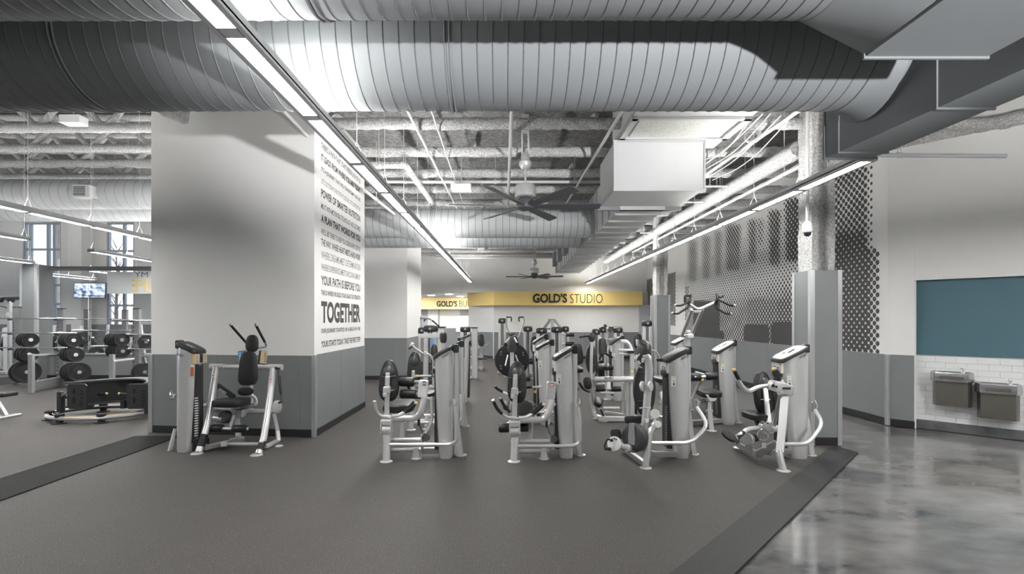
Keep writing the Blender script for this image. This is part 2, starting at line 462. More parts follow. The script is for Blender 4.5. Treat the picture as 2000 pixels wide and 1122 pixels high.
# ================================================================== STRUCTURE
def prism(mb, pts, z0, z1):
    return mb.loft([[(x, y, z0) for x, y in pts], [(x, y, z1) for x, y in pts]])
def dress(parent, p0, p1, zt, seams=(), t0=None, t1=None, base_h=0.11, thick=0.012, m='wainscot'):
    """grey wall panels, black base and metal edge trims along a wall face; p0->p1 runs left to right seen from the room"""
    p0 = Vector((*p0, 0)); p1 = Vector((*p1, 0)); d = p1 - p0; L = d.length; d.normalize(); n = Vector((d.y, -d.x, 0))
    R = Matrix((d, -n, Vector((0, 0, 1)))).transposed()
    cuts = [0.0] + [s * L for s in seams] + [L]
    for a, b in zip(cuts, cuts[1:]):
        mb = MB(); c = p0 + d * (a + b) / 2 + n * (thick / 2)
        mb.box((c.x, c.y, (base_h + zt) / 2), (b - a - 0.006, thick, zt - base_h), R, 0.003)
        mb.build('wainscot_panel', m, parent)
    mb = MB(); c = p0 + d * L / 2 + n * 0.009
    mb.box((c.x, c.y, base_h / 2), (L, 0.018, base_h), R, 0.004); mb.build('base_strip', 'base_black', parent)
    for at, on in ((0.0, t0), (L, t1)):
        if on:
            mb = MB(); c = p0 + d * at + n * 0.012
            mb.box((c.x, c.y, on / 2), (0.07, 0.02, on), R, 0.004); mb.build('corner_trim', 'trim_metal', parent)

# ---- floors
mb = MB(); prism(mb, [(-34, -6), (-7.95, -6), (4.41, 6.36), (4.41, 29), (-34, 29)], -0.02, 0.0)
struct('floor', mb, 'rubber_floor')
mb = MB(); prism(mb, [(-11, -6), (14, -6), (14, 29), (4.0, 29), (4.0, 6.2)], -0.06, -0.008)
struct('floor_concrete', mb, 'concrete_floor')
mb = MB(); prism(mb, [(-3.73, -2.0), (4.47, 6.17), (4.39, 6.52), (4.36, 6.50), (-4.14, -2.0)], -0.004, 0.012)
tag(mb.build('transition_strip', 'ramp'), 'black rubber edge strip running diagonally between rubber flooring and polished concrete', 'floor strip')
rp = Thing('ramp_mat', 'black ribbed rubber ramp mat leading to the grey panelled column', 'ramp', (-5.05, 4, 0))
for i, (a, b) in enumerate(((-1.5, 1.1), (1.1, 3.3), (3.3, 5.2), (5.2, 7.03))):
    mb = rp.mb('mat_section', 'ramp'); prism(mb, [(-5.37, a), (-4.72, a), (-4.72, b - .006), (-5.37, b - .006)], -0.004, 0.013)
mb = rp.mb('ridge', 'ramp')
for i in range(28):
    x = -5.35 + i * 0.0224; mb.bb(x, x + 0.008, -1.5, 7.02, 0.012, 0.0165)
rp.done()

# ---- the big column with the printed wall
A, B, C, D = (-5.33, 7.31), (-2.752, 6.99), (-2.744, 9.44), (-5.33, 9.75)
mb = MB(); prism(mb, [A, B, C, D], 0, 6.4); col_main = struct('wall_column', mb, 'wall_white', smooth=0)
dress(col_main, A, B, 1.175, (0.42, 0.918,), 1.175, 1.18)
dress(col_main, B, C, 1.19, (0.45, 0.86,), 1.19, None)
LINES = [  # words, top and bottom of the line at the near edge (photo rows), weight, dark
    ("THERE'S A PATH THAT STARTS INSIDE EACH OF US", 276.5, 289, .0, 1), ("IT LEADS FROM WHERE YOU ARE TODAY", 299.5, 313, .02, 1),
    ("IT'S A JOURNEY THAT WILL TRANSFORM YOUR LIFE", 325, 336.5, .0, 1), ("LET'S GO DOWN THAT PATH TOGETHER. LET'S CAPTURE THE", 347.5, 358, -.01, 0),
    ("POWER OF SMARTER NUTRITION", 368, 384.5, .02, 1), ("MIX IT WITH MOTIVATING TECHNOLOGY AND CUSTOMIZE", 396.5, 407.5, .0, 1),
    ("A PLAN THAT WORKS FOR YOU", 418, 433.5, .04, 1), ("WE'LL BE THERE TO KEEP YOU GOING-EVERY STEP OF", 445.5, 457, .0, 1),
    ("THE WAY. WHERE HEART MEETS HARD WORK", 465.5, 479.5, .01, 1), ("WHERE DREAMS MEET DETERMINATION", 489.5, 504.5, -.01, 0),
    ("WHERE EXPERIENCE MEETS ENCOURAGEMENT", 514.5, 527.5, -.005, 0), ("YOUR PATH IS BEFORE YOU", 538, 556.5, .015, 1),
    ("THIS IS WHERE WE BUILD YOUR LEGACY OF STRENGTH", 566.5, 576.5, .01, 1), ("TOGETHER", 588, 632, .03, 1),
    ("OUR JOURNEY STARTED ON A BEACH IN 1965", 642.5, 654, .015, 1), ("YOURS STARTS TODAY. TAKE THE FIRST STEP!", 667, 679.5, .015, 1)]
xw = -2.745; d0 = -2.745 * F / (628 - CX); d1 = -2.745 * F / (703.5 - CX)
for body, yt, yb, bold, dark in LINES:
    zt = Z_(yt, d0); zb = Z_(yb, d0); mb = MB()
    lettering(mb, body, (-2.752 + .008 * (d0 - 6.99) / 2.45 + .0006, d0, zb), (.008 / 2.45, 1, 0), (0, 0, 1), d1 - d0, zt - zb, 0.0005, bold + .012)
    mb.build('lettering_line', 'print_dark' if dark else 'print_grey', col_main, smooth=0)

# ---- second white block further back
mb = MB(); p = [(-6.0, 13.7), (-2.78, 13.7), (-2.78, 15.95), (-6, 15.95)]; prism(mb, p, 0, 4.9)
blk = struct('wall_block', mb, 'wall_white', smooth=0)
dress(blk, p[0], p[1], 1.17, (0.6, 0.87), None, None); dress(blk, p[1], p[2], 1.17, (), None, None)

# ---- side wall with the halftone mural, bent 45 degrees near the drinking fountains
WX = 6.13
mb = MB(); prism(mb, [(WX, 22.5), (WX, 7.81), (6.37, 7.57), (6.37 + .075, 7.57 + .075), (6.9, 8.2), (6.9, 22.5)], 0, 5.2)
wr = struct('wall_right', mb, 'wall_white', smooth=0)
dress(wr, (WX, 22), (WX, 7.81), 1.135, (0.3, 0.55, 0.75, 0.9), None, 1.135)
dress(wr, (WX, 7.81), (6.37, 7.57), 1.135, (), 1.135, None)
mb = MB(); nx = 0.70711
mb.bb(6.355, 6.375, 7.555, 7.575, 0, 2.31); mb.build('corner_trim', 'wall_white', wr)
# niche with tile and blue paint
rec = 0.075
def W45(s, off=0.0):            # point on the 45 degree wall, s metres along it from the bend, off metres towards the room
    return (WX + s * nx - off * nx, 7.81 - s * nx - off * nx)
S0, S1 = 0.34, 4.6
R45 = Matrix((Vector((nx, -nx, 0)), Vector((nx, nx, 0)), Vector((0, 0, 1)))).transposed()
def box45(mb, s0, s1, o0, o1, z0, z1, bev=0):
    a = W45((s0 + s1) / 2, (o0 + o1) / 2); return mb.box((a[0], a[1], (z0 + z1) / 2), (s1 - s0, abs(o1 - o0), z1 - z0), R45, bev)
mb = MB(); box45(mb, S0, S1, -rec - .2, -rec, 0, 2.31); wn = struct('wall_niche', mb, 'grout', smooth=0)
mb = MB(); box45(mb, S0, S1, -rec, -rec + .012, 1.15, 2.305); mb.build('painted_panel', 'blue_paint', wn, smooth=0)
mb = MB(); box45(mb, S0, S1, -rec - .2, 0, 2.305, 5.2); struct('wall_bulkhead', mb, 'wall_white', smooth=0)
mb = MB(); box45(mb, S0, S1, -rec, -rec + .016, 0, 0.135, .004); mb.build('base_strip', 'slate_base', wn)
tw, th_, g = 0.232, 0.0905, 0.0024
mbt = MB(); mbt.box((0, 0, 0), (tw - g, 0.012, th_ - g), None, 0.003)
tile_me = None
for r in range(12):
    z = 0.137 + th_ * (r + .5)
    if z + th_ / 2 > 1.16: break
    off = (tw / 2 if r % 2 else 0)
    for k in range(-1, 9):
        s = S0 + off + tw * (k + .5)
        if s - tw / 2 < S0 - tw * .55 or s > 2.05: continue
        a0 = max(s - tw / 2 + g / 2, S0 + .002); a1 = s + tw / 2 - g / 2
        if a1 - a0 < tw - g - .001:
            m2 = MB(); c = W45((a0 + a1) / 2, -rec + .006)
            m2.box((0, 0, 0), (a1 - a0, .012, th_ - g), None, .003); o = m2.build('tile', 'tile', wn, smooth=0)
            o.location = (c[0], c[1], z); o.rotation_euler = (0, 0, -math.pi / 4); continue
        c = W45(s, -rec + .006)
        if tile_me is None:
            o = mbt.build('tile', 'tile', wn, smooth=0); tile_me = o.data
        else:
            o = bpy.data.objects.new('tile', tile_me); col.objects.link(o); o.parent = wn
        o.location = (c[0], c[1], z); o.rotation_euler = (random.uniform(-.004, .004), 0, -math.pi / 4)

# halftone mural: printed dots whose size follows a coarse picture (dark slabs, tall letter strokes, fading bands)
def density(px, py):
    """how dark the print is at a spot of the wall, named by where that spot sits in the photograph"""
    def blob(x0, x1, y0, y1, soft=6):
        fx = min(px - x0, x1 - px) / soft; fy = min(py - y0, y1 - py) / soft
        return max(0, min(1, fx + .5)) * max(0, min(1, fy + .5))
    dn = 0.16
    if px > 1600:                                   # nearest stretch, beyond the column
        if px < 1706 and py > 322: dn = 0.70 + 0.16 * noise.noise(Vector((px * .03, py * .02, 1)))
        if px < 1700 and py > 455: dn = 0.98
        if px >= 1697: dn = 0.66 if py > 485 else 0.0
        if px > 1700 and py > 560: dn = .62
        if 1694 < px < 1708 and 322 < py < 485: dn = .25
        if py < 322: dn = 0
        return dn
    # fading field: pale on top, tall letter strokes, a pale sweep, then darker to the bottom
    top = 545 - (px - 1328) * 0.66
    t = (py - top) / 60.0
    dn = 0.0 if t < 0 else 0.10 + 0.16 * min(1, t)
    for (x0, x1, y0, y1, k) in ((1345, 1362, 470, 552, .62), (1372, 1388, 462, 546, .58), (1396, 1410, 452, 540, .6), (1418, 1446, 440, 530, .72),
                                (1462, 1478, 430, 515, .72), (1502, 1524, 412, 520, .85), (1534, 1562, 388, 512, .92), (1478, 1492, 430, 480, .45), (1388, 1397, 500, 512, .5)):
        dn = max(dn, k * blob(x0, x1, y0, y1, 10))
    sweep = 572 - (px - 1328) * 0.22
    if py > sweep: dn = max(dn, min(.72, .18 + (py - sweep) / 110.0))
    dn *= 1 + .18 * noise.noise(Vector((px * .06, py * .06, 4)))
    if px > 1460 and py > 585: dn = max(dn, .80)
    if px < 1345 and py > 560: dn = max(dn, .6)
    if 1412 < px < 1458 and py > 600: dn = max(dn, .60)
    for (x0, x1, y0, y1) in ((1355, 1405, 590, 662), (1396, 1414, 648, 664), (1454, 1501, 637, 695), (1507, 1565, 634, 695)):
        dn = max(dn, 2.3 * blob(x0, x1, y0, y1, 4))
    return dn
mb = MB(); st = 0.134; rows = int(3.3 / (st * .5)); kk = 0
yy = 8.02
cols_ = int((21.2 - yy) / (st * .5))
for i in range(cols_):
    d = yy + i * st * .5
    if 16.6 < d < 17.6: continue
    for j in range(rows):
        if (i + j) % 2: continue
        z = 1.165 + j * st * .5
        px = CX + F * WX / d; py = CY - (z - E) * F / d
        if d > 17.6:
            dn = 0.0 if (z > 3.4 or z < 1.45 + (d - 17.6) * .12) else .78
        elif px > 1735: continue
        else: dn = density(px, py)
        if dn < 0.06: continue
        r = st * .7071 * math.sqrt(min(dn, 2.3) / math.pi)
        n = 10 if d < 11 else 7
        kk += 1; x = WX - 0.002 - 0.0002 * ((i * 7 + j * 13) % 16)
        o = len(mb.v)
        mb.v += [Vector((x, d + r * math.cos(2 * math.pi * q / n), max(z + r * math.sin(2 * math.pi * q / n), 1.137))) for q in range(n)]
        mb.f.append(tuple(range(o, o + n)))
o = mb.build('mural_print', 'print_dark', wr, smooth=0); o['kind'] = 'stuff'

# ---- end wall: studio, gold fascia, passage to the next room
SD = 21.0
mb = MB(); prism(mb, [(-.52, SD), (WX, SD), (WX, SD + .3), (-.40, SD + .3), (-1.40, SD + 1.3), (-1.40, 27), (-1.7, 27), (-1.7, SD + 1.2)][::1], 0, 2.9)
ws = struct('wall_studio', mb, 'wall_white', smooth=0)
dress(ws, (-.52, SD), (WX - .25, SD), 1.14, (.2, .4, .6, .8), None, None)
dress(ws, (-1.68, SD + 1.18), (-.52, SD), 1.14, (.8,), None, 1.14)
mb = MB(); mb.bb(-8, WX + .5, SD + .15, SD + .6, 2.86, 5.2); struct('wall_end', mb, 'wall_white', smooth=0)
mb = MB(); mb.bb(5.74, WX, SD - .25, SD + .1, 0, 2.32); struct('wall_return', mb, 'wall_grey', smooth=0)
mb = MB(); mb.bb(-8, -1.4, SD + .4, 27.5, 2.90, 3.0); cs = struct('ceiling_passage', mb, 'ceiling_tile', smooth=0)
mb = MB(); mb.bb(-9, -1.2, 27.2, 27.4, 0, 3.0); wb = struct('wall_passage_end', mb, 'wall_white', smooth=0)
dress(wb, (-9, 27.2), (-1.3, 27.2), 1.2, (.62, .82,), None, None)
mb = MB()
for x0, x1 in ((-4.9, -4.35), (-3.75, -3.70), (-2.55, -1.75)):
    mb.bb(x0, x1, 27.14, 27.2, 0 if x1 > -4 else 0, 2.3)
mb.build('pilaster', 'wall_grey', wb)
mb = MB(); mb.bb(-2.78, -1.83, 27.12, 27.16, 1.0, 1.9); tag(mb.build('marker_board', 'frosted'), 'pale frosted glass board hung on the passage end wall', 'board')
mb = MB(); mb.bb(-4.35, -3.78, 27.1, 27.2, 0.0, 2.25); struct('door_1', mb, 'wall_white', smooth=0)

# gold fascias with lettering
zt, zb = 2.885, 2.295
mb = MB(); prism(mb, [(-.52, SD - .3), (5.82, SD - .3), (5.82, SD + .02), (-.45, SD + .02), (-1.45, SD + 1.0), (-1.72, SD + .9)], zb, zt)
fs = struct('trim_1', mb, 'gold', smooth=0)
yb_ = SD - .305
mb = MB(); k = yb_ / F
lettering(mb, "GOLD'S", (X_(1040.5, yb_), yb_, Z_(592, yb_)), (1, 0, 0), (0, 0, 1), 67 * k, 18.5 * k, 0.03, .035)
mb.build('sign_lettering', 'sign_black', fs, smooth=0)
mb = MB(); lettering(mb, "STUDIO", (X_(1113.5, yb_), yb_, Z_(592.5, yb_)), (1, 0, 0), (0, 0, 1), 63 * k, 18.0 * k, 0.03, -.012)
mb.build('sign_lettering', 'sign_black', fs, smooth=0)
bd = 26.6
mb = MB(); mb.bb(-9, -1.45, bd, bd + .5, 2.25, 2.89); fb = struct('trim_2', mb, 'gold_light', smooth=0)
k = bd / F; mb = MB()
lettering(mb, "GOLD'S", (X_(853, bd), bd - .005, Z_(599.5, bd)), (1, 0, 0), (0, 0, 1), 40 * k, 11.5 * k, 0.03, .03)
lettering(mb, "BURN", (X_(897, bd), bd - .005, Z_(599.5, bd)), (1, 0, 0), (0, 0, 1), 33 * k, 11.5 * k, 0.03, -.01)
mb.build('sign_lettering', 'sign_black', fb, smooth=0)
for i, (x, y) in enumerate(((-4.6, 25.5), (-3.7, 24.2), (-2.4, 25.6), (-2.7, 23.2), (-4.3, 22.8))):
    mb = MB(); mb.cyl((x, y, 2.885), (x, y, 2.902), .16, None, 16)
    tag(mb.build('downlight', 'downlight'), 'round recessed downlight in the low passage ceiling', 'light', 'downlights over the passage')

# ---- wrapped columns with sprayed steel above
def steel_column(x0, x1, y0, y1, zc, label, fuzz):
    mb = MB(); mb.bb(x0, x1, y0, y1, 0.0, zc); c = struct('column', mb, 'wainscot', smooth=0)
    mb = MB(); mb.bb(x0 - .006, x1 + .006, y0 - .006, y1 + .006, 0, .11); mb.build('base_strip', 'base_black', c)
    for (x, y) in ((x0, y0), (x1, y0), (x0, y1), (x1, y1)):
        mb = MB(); sx = -1 if x == x0 else 1; sy = -1 if y == y0 else 1
        L_ = [(-.008, -.008), (.05, -.008), (.05, .004), (.004, .004), (.004, .05), (-.008, .05)]
        prism(mb, [(x - sx * u, y - sy * v) for u, v in L_], 0, zc + .004)
        mb.build('corner_trim', 'trim_metal', c)
    cx, cy = (x0 + x1) / 2, (y0 + y1) / 2; W = .155
    mb = MB()
    for (a0, a1, b0, b1) in ((-W, -.07, -W, W), (.07, W, -W, W), (-.08, .08, -.05, .05)):
        n = 26; rings = []
        for i in range(n + 1):
            z = zc - .02 + (4.95 - zc) * i / n; ring = []
            base = [(a0, b0), ((a0 + a1) / 2, b0), (a1, b0), (a1, (b0 + b1) / 2), (a1, b1), ((a0 + a1) / 2, b1), (a0, b1), (a0, (b0 + b1) / 2)]
            for (u, v) in base:
                q = Vector((u, v, z)); nn = noise.noise(Vector((u * 9 + x0, v * 9, z * 7))) * fuzz
                ring.append((cx + u + nn, cy + v + nn * .8, z))
            rings.append(ring)
        mb.loft(rings)
    mb.build('sprayed_steel', 'spray', c, smooth=60)
    return c
steel_column(4.10, 4.51, 6.54, 6.95, 2.36, '', .03)
steel_column(4.08, 4.49, 13.3, 13.71, 2.36, '', .03)

# ---- main ceiling: sprayed deck, joists, bridging
mb = MB(); n = 60; mseg = 40
x0, x1, y0, y1 = -5.4, 12, -6.0, 21.6
for i in range(n + 1):
    for j in range(mseg + 1):
        x = x0 + (x1 - x0) * j / mseg; y = y0 + (y1 - y0) * i / n
        mb.v.append(Vector((x, y, 4.95 + .05 * noise.noise(Vector((x * 2.3, y * 2.3, 0))))))
for i in range(n):
    for j in range(mseg):
        a = i * (mseg + 1) + j; mb.f.append((a, a + 1, a + mseg + 2, a + mseg + 1))
ce = struct('ceiling', mb, 'deck', smooth=180)
JD = [5.75, 6.88, 8.05, 9.22, 10.38, 11.55, 12.7, 13.85, 15.0, 16.2, 17.3, 18.5, 19.6, 20.6]
for i, d in enumerate(JD):
    mb = MB(); ns = 150 if d < 12 else 80
    a, b = (-2.68 if d < 7.5 else -5.4, 9.0 if d < 8 else 6.2)
    mb.tube([(a + (b - a) * t / ns, d, 4.47 + .01 * noise.noise(Vector((t * .4, d, 0)))) for t in range(ns + 1)], .082, 10, 0, 1.0, True, .16, 16)
    for sgn in (-1, 1):       # sprayed web reaching up to the deck
        pass
    mb.build('joist', 'spray', ce, smooth=60)
for i, x in enumerate((-4.6, -2.6, -0.6, 1.3, 3.2, 5.1)):
    for k in range(len(JD) - 1):
        if (k + i) % 2: continue
        mb = MB(); mb.tube([(x, JD[k], 4.50), (x + .05, JD[k] + .4, 4.80), (x + .02, JD[k + 1] - .05, 4.86)], .035, 6, 0.1, 1, True, .3, 9)
        mb.build('bridging', 'spray', ce, smooth=60)
# long sprayed beam along the column line, and its stub at the printed column
mb = MB(); mb.tube([(4.2, 6.95 + 13.5 * t / 120, 4.14) for t in range(121)], .125, 10, 0, 1, True, .16, 12)
mb.build('beam', 'spray', ce, smooth=60)
mb = MB(); mb.tube([(-4.62 - .02, 6.95 - .25 * t, 4.66 - .02 * t) for t in range(12)], .15, 12, 0, 1, True, .35, 8)
mb.build('beam', 'spray', ce, smooth=60)

mb = MB(); a = W45(-.1, .05); b = W45(4, .05); mb.tube([(a[0] + (b[0] - a[0]) * t / 60, a[1] + (b[1] - a[1]) * t / 60, 4.50) for t in range(61)], .10, 10, 0, 1, True, .16, 12)
mb.build('edge_beam', 'spray', ce, smooth=60)
# ---- the taller hall beyond the column
LZ = 6.5
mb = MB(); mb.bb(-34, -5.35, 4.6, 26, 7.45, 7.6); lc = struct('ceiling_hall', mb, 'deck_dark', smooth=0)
mb = MB(); mb.bb(-5.5, -5.34, 9.7, 26, 4.4, 7.6); struct('wall_riser', mb, 'wall_white', smooth=0)
for i, d in enumerate((9.6, 10.9, 12.2, 13.65, 14.95, 16.4, 17.9, 19.5, 21.2, 22.8)):
    xa, xb = X_(-60, d), min(X_(320, d), -5.45); ns = 90
    mb = MB(); mb.tube([(xa + (xb - xa) * t / ns, d, LZ) for t in range(ns + 1)], .12, 10, 0, 1, True, .16, 10)
    mb.build('joist', 'spray', lc, smooth=60)
    mb = MB(); x = xa; up = True; step = .85
    while x < xb - step:
        ns = 8; a = Vector((x, d, LZ if up else 7.35)); b = Vector((x + step, d, 7.35 if up else LZ))
        mb.tube([a.lerp(b, t / ns) for t in range(ns + 1)], .075, 7, 0, 1, True, .22, 9); x += step; up = not up
    mb.build('truss_web', 'spray', lc, smooth=60)
    mb = MB(); mb.tube([(xa + (xb - xa) * t / 40, d, 7.36) for t in range(41)], .10, 8, 0, 1, True, .2, 7)
    mb.build('joist', 'spray', lc, smooth=60)

# far hall wall with tall windows
HD = 24.0
wins = [(-26, 46, 118, 436, 652, (91,), (487, 560, 596, 630)), (218, 300, 436, 650, None, (243, 285), (495, 572, 597, 632))]
def hall_wall():
    segs = [(-60, 44), (119, 208), (262, 330)]
    mb = MB()
    for a, b in segs: mb.bb(X_(a, HD), X_(b, HD), HD, HD + .3, 0, 7.6)
    for a, b in ((44, 119), (208, 262)):
        mb.bb(X_(a, HD), X_(b, HD), HD, HD + .3, 0, Z_(652, HD)); mb.bb(X_(a, HD), X_(b, HD), HD, HD + .3, Z_(434, HD), 7.6)
    wl = struct('wall_hall', mb, 'wall_white', smooth=0)
    mb = MB(); mb.bb(X_(-60, HD), X_(330, HD), HD - .02, HD, 0, Z_(634, HD)); mb.build('wainscot_panel', 'wainscot', wl)
    mb = MB(); mb.bb(X_(160, HD), X_(180, HD), HD - .6, HD, 0, 7.4); mb.build('pilaster', 'wall_white', wl)
    for n_, (a, b, ml, tr) in enumerate(((44, 119, (56, 91, 103), (487, 557, 594, 630)), (208, 262, (240,), (490, 597, 627)))):
        wx = thing('window_%d' % (n_ + 1), None, None, (X_(a, HD), HD, Z_(652, HD))); wx['kind'] = 'structure'
        mb = MB(); wdt = .10
        for x in (a + 1.5, b - 1.5) + tuple(ml): mb.bb(X_(x, HD) - wdt / 2, X_(x, HD) + wdt / 2, HD + .05, HD + .2, Z_(652, HD), Z_(434, HD))
        mb.build('window_frame', 'window_frame', wx, smooth=0)
        for y in tr + (650, 436):
            mb = MB(); mb.bb(X_(a, HD), X_(b, HD), HD + .06, HD + .19, Z_(y, HD) - .05, Z_(y, HD) + .05); mb.build('transom', 'window_frame', wx, smooth=0)
        mb = MB(); mb.bb(X_(a, HD), X_(b, HD), HD + .12, HD + .126, Z_(652, HD), Z_(434, HD)); mb.build('pane', 'glass', wx, smooth=0)
hall_wall()
mb = MB(); mb.bb(-40, -5, 24.4, 60, -.3, -.06); struct('ground_outside', mb, 'slate_base')
mb = MB(); mb.bb(-34, 12.3, -6.2, -6.0, 0, 7.6); struct('wall_rear', mb, 'wall_white', smooth=0)
mb = MB(); mb.bb(-34.3, -34, -6.2, 24.3, 0, 0.9); whs = struct('wall_hall_side', mb, 'wall_white', smooth=0)
mb = MB(); mb.bb(-34.3, -34, -6.2, 24.3, 6.3, 7.6); mb.build('wall_header', 'wall_white', whs, smooth=0)
for i in range(9):
    mb = MB(); mb.bb(-34.3, -34, -6.2 + 3.7 * i, -5.5 + 3.7 * i, .9, 6.3); mb.build('pilaster', 'wall_white', whs, smooth=0)
    for k in range(3):
        mb = MB(); mb.bb(-34.2, -34.1, -5.5 + 3.7 * i, -2.5 + 3.7 * i, 2.2 + 1.4 * k, 2.28 + 1.4 * k); mb.build('transom', 'window_frame', whs, smooth=0)
mb = MB(); mb.bb(12, 12.2, -6, 4.5, 0, 5.2); struct('wall_lobby', mb, 'wall_white', smooth=0)
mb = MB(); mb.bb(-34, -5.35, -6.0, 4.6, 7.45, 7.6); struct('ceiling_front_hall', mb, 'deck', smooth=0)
mb = MB(); mb.bb(-5.5, -5.35, -6.0, 7.3, 5.7, 7.6); struct('wall_riser_front', mb, 'wall_white', smooth=0)
mb = MB(); mb.bb(X_(104, 26), X_(112.5, 26), 26, 26.6, 0, 9); pier = struct('wall_pier', mb, 'brick_red', smooth=0)
tree = Thing('bare_tree', 'bare winter tree standing outside the tall hall window', 'tree', (X_(226, 33), 33, 0))
mb = tree.mb('trunk', 'tree_bark'); mb.tube([P(228, 690, 33), P(227, 600, 33), P(229, 540, 33), P(227, 500, 33)], [.12, .04], 6, .2)
mb = tree.mb('branch', 'tree_bark')
random.seed(3)
for i in range(26):
    y = random.uniform(480, 640); s = random.choice((-1, 1)); x = 228
    a = P(x, y, 33); b = P(x + s * random.uniform(5, 12), y - random.uniform(8, 18), 33 + random.uniform(-.6, .6)); c = P(x + s * random.uniform(12, 20), y - random.uniform(22, 45), 33 + random.uniform(-1, 1))
    mb.tube([a, b, c], [.035, .008], 5, .2)
tree.done()
# glass partition on a low wall, end post
GD = 13.75
mb = MB(); mb.bb(X_(76, GD), X_(330, GD), GD, GD + .14, 0, Z_(694, GD)); hw = struct('wall_low', mb, 'wainscot', smooth=0)
mb = MB(); mb.bb(X_(76, GD), X_(330, GD), GD - .02, GD, 0, .12); mb.build('base_strip', 'base_black', hw)
mb = MB(); mb.bb(X_(75, GD), X_(330, GD), GD - .03, GD + .17, Z_(694, GD), Z_(691, GD)); mb.build('wall_cap', 'trim_metal', hw)
gp = thing('glass_partition', 'clear glass partition in a dark frame on the low grey wall', 'glass wall', (X_(190, GD), GD, Z_(691, GD)))
mb = MB(); mb.bb(X_(72, GD), X_(330, GD), GD + .02, GD + .12, Z_(528.5, GD), Z_(520.5, GD)); mb.build('top_rail', 'frame_grey', gp)
mb = MB(); mb.bb(X_(76.5, GD), X_(85.5, GD), GD + .0, GD + .12, 0.7, Z_(525, GD)); mb.build('frame_post', 'frame_grey', gp)
for i in range(3):
    a = 86 + 82 * i; mb = MB(); mb.bb(X_(a + .3, GD), X_(a + 81.7, GD), GD + .065, GD + .075, Z_(691, GD), Z_(528, GD)); mb.build('glass_pane', 'glass', gp, smooth=0)
mb = MB(); mb.bb(X_(206, GD), X_(330, GD), GD + .058, GD + .062, Z_(574, GD), Z_(531, GD)); mb.build('frosted_band', 'frosted', gp, smooth=0)
mb = MB(); k = GD / F
lettering(mb, "LIFE", (X_(306, GD), GD + .055, Z_(570, GD)), (-1, 0, 0), (0, 0, 1), 52 * k, 25 * k, -0.0, .02)
for v in mb.v: v.y = GD + .055
mb.build('lettering', 'gold_light', gp, smooth=0)
mb = MB(); lettering(mb, "IN MY", (X_(312, GD), GD + .055, Z_(541, GD)), (-1, 0, 0), (0, 0, 1), 52 * k, 10 * k, -0.0, 0)
for v in mb.v: v.y = GD + .055
mb.build('lettering', 'print_grey', gp, smooth=0)
mb = MB(); mb.bb(X_(40, 13.4), X_(70, 13.4), 13.4, 13.9, 0, Z_(516, 13.4)); pc = struct('column', mb, 'wainscot', smooth=0)
for a, b in ((38.5, 43), (66.5, 72)):
    mb = MB(); mb.bb(X_(a, 13.39), X_(b, 13.39), 13.385, 13.45, 0, Z_(515, 13.39)); mb.build('corner_trim', 'trim_metal', pc)
# ================================================================== DUCTS, UNITS, PIPES
def round_duct(label, x0, x1, d, h, R, step, rings_at=None, hangers=()):
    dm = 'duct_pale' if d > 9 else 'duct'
    t = Thing('round_duct', label, 'duct', ((x0 + x1) / 2, d, E + h))
    z = E + h
    mb = t.mb('duct_body', dm); mb.tube([(x0, d, z), (x1, d, z)], R, 56, 0)
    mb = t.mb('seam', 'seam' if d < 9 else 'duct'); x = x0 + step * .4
    while x < x1:
        mb.torus((x, d, z), (1, 0, .0), R, .0055, 48, 4, n=(0, 0, 1)); x += step
    for hx in hangers:
        m2 = t.mb('hanger_strap', 'duct'); m2.torus((hx, d, z), (1, 0, 0), R + .006, .007, 48, 4); m2.torus((hx + .035, d, z), (1, 0, 0), R + .006, .007, 48, 4)
        m2.tube([(hx, d - R, z), (hx, d - R, 4.9)], .006, 5, 0); m2.tube([(hx, d + R, z), (hx, d + R, 4.9)], .006, 5, 0)
    return t.done()
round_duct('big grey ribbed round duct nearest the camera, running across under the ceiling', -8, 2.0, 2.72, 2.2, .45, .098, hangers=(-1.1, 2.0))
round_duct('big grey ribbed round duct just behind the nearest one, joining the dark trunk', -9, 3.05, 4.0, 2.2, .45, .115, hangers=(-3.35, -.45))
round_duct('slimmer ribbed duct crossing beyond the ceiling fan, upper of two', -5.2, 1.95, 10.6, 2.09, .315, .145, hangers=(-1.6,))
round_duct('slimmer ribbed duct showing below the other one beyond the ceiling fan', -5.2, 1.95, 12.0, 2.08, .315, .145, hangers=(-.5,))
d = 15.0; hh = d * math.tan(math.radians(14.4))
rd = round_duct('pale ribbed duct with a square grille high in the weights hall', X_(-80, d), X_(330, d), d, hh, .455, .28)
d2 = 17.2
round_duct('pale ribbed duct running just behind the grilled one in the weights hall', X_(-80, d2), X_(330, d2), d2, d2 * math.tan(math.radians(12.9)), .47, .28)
g = Thing('grille_box', 'small square supply grille box on the side of the pale hall duct', 'vent', P(160, 372, 14.5))
mb = g.mb('housing', 'duct_white'); a = P(141, 385, 14.3); b = P(166, 361, 14.3)
mb.bb(a.x, b.x + .12, 14.3, 14.75, a.z, b.z)
mb = g.mb('louvre', 'duct_dark')
for i in range(6):
    z = a.z + .06 + (b.z - a.z - .12) * i / 5; mb.bb(a.x + .04, b.x - .0, 14.285, 14.31, z - .012, z + .012)
g.done()

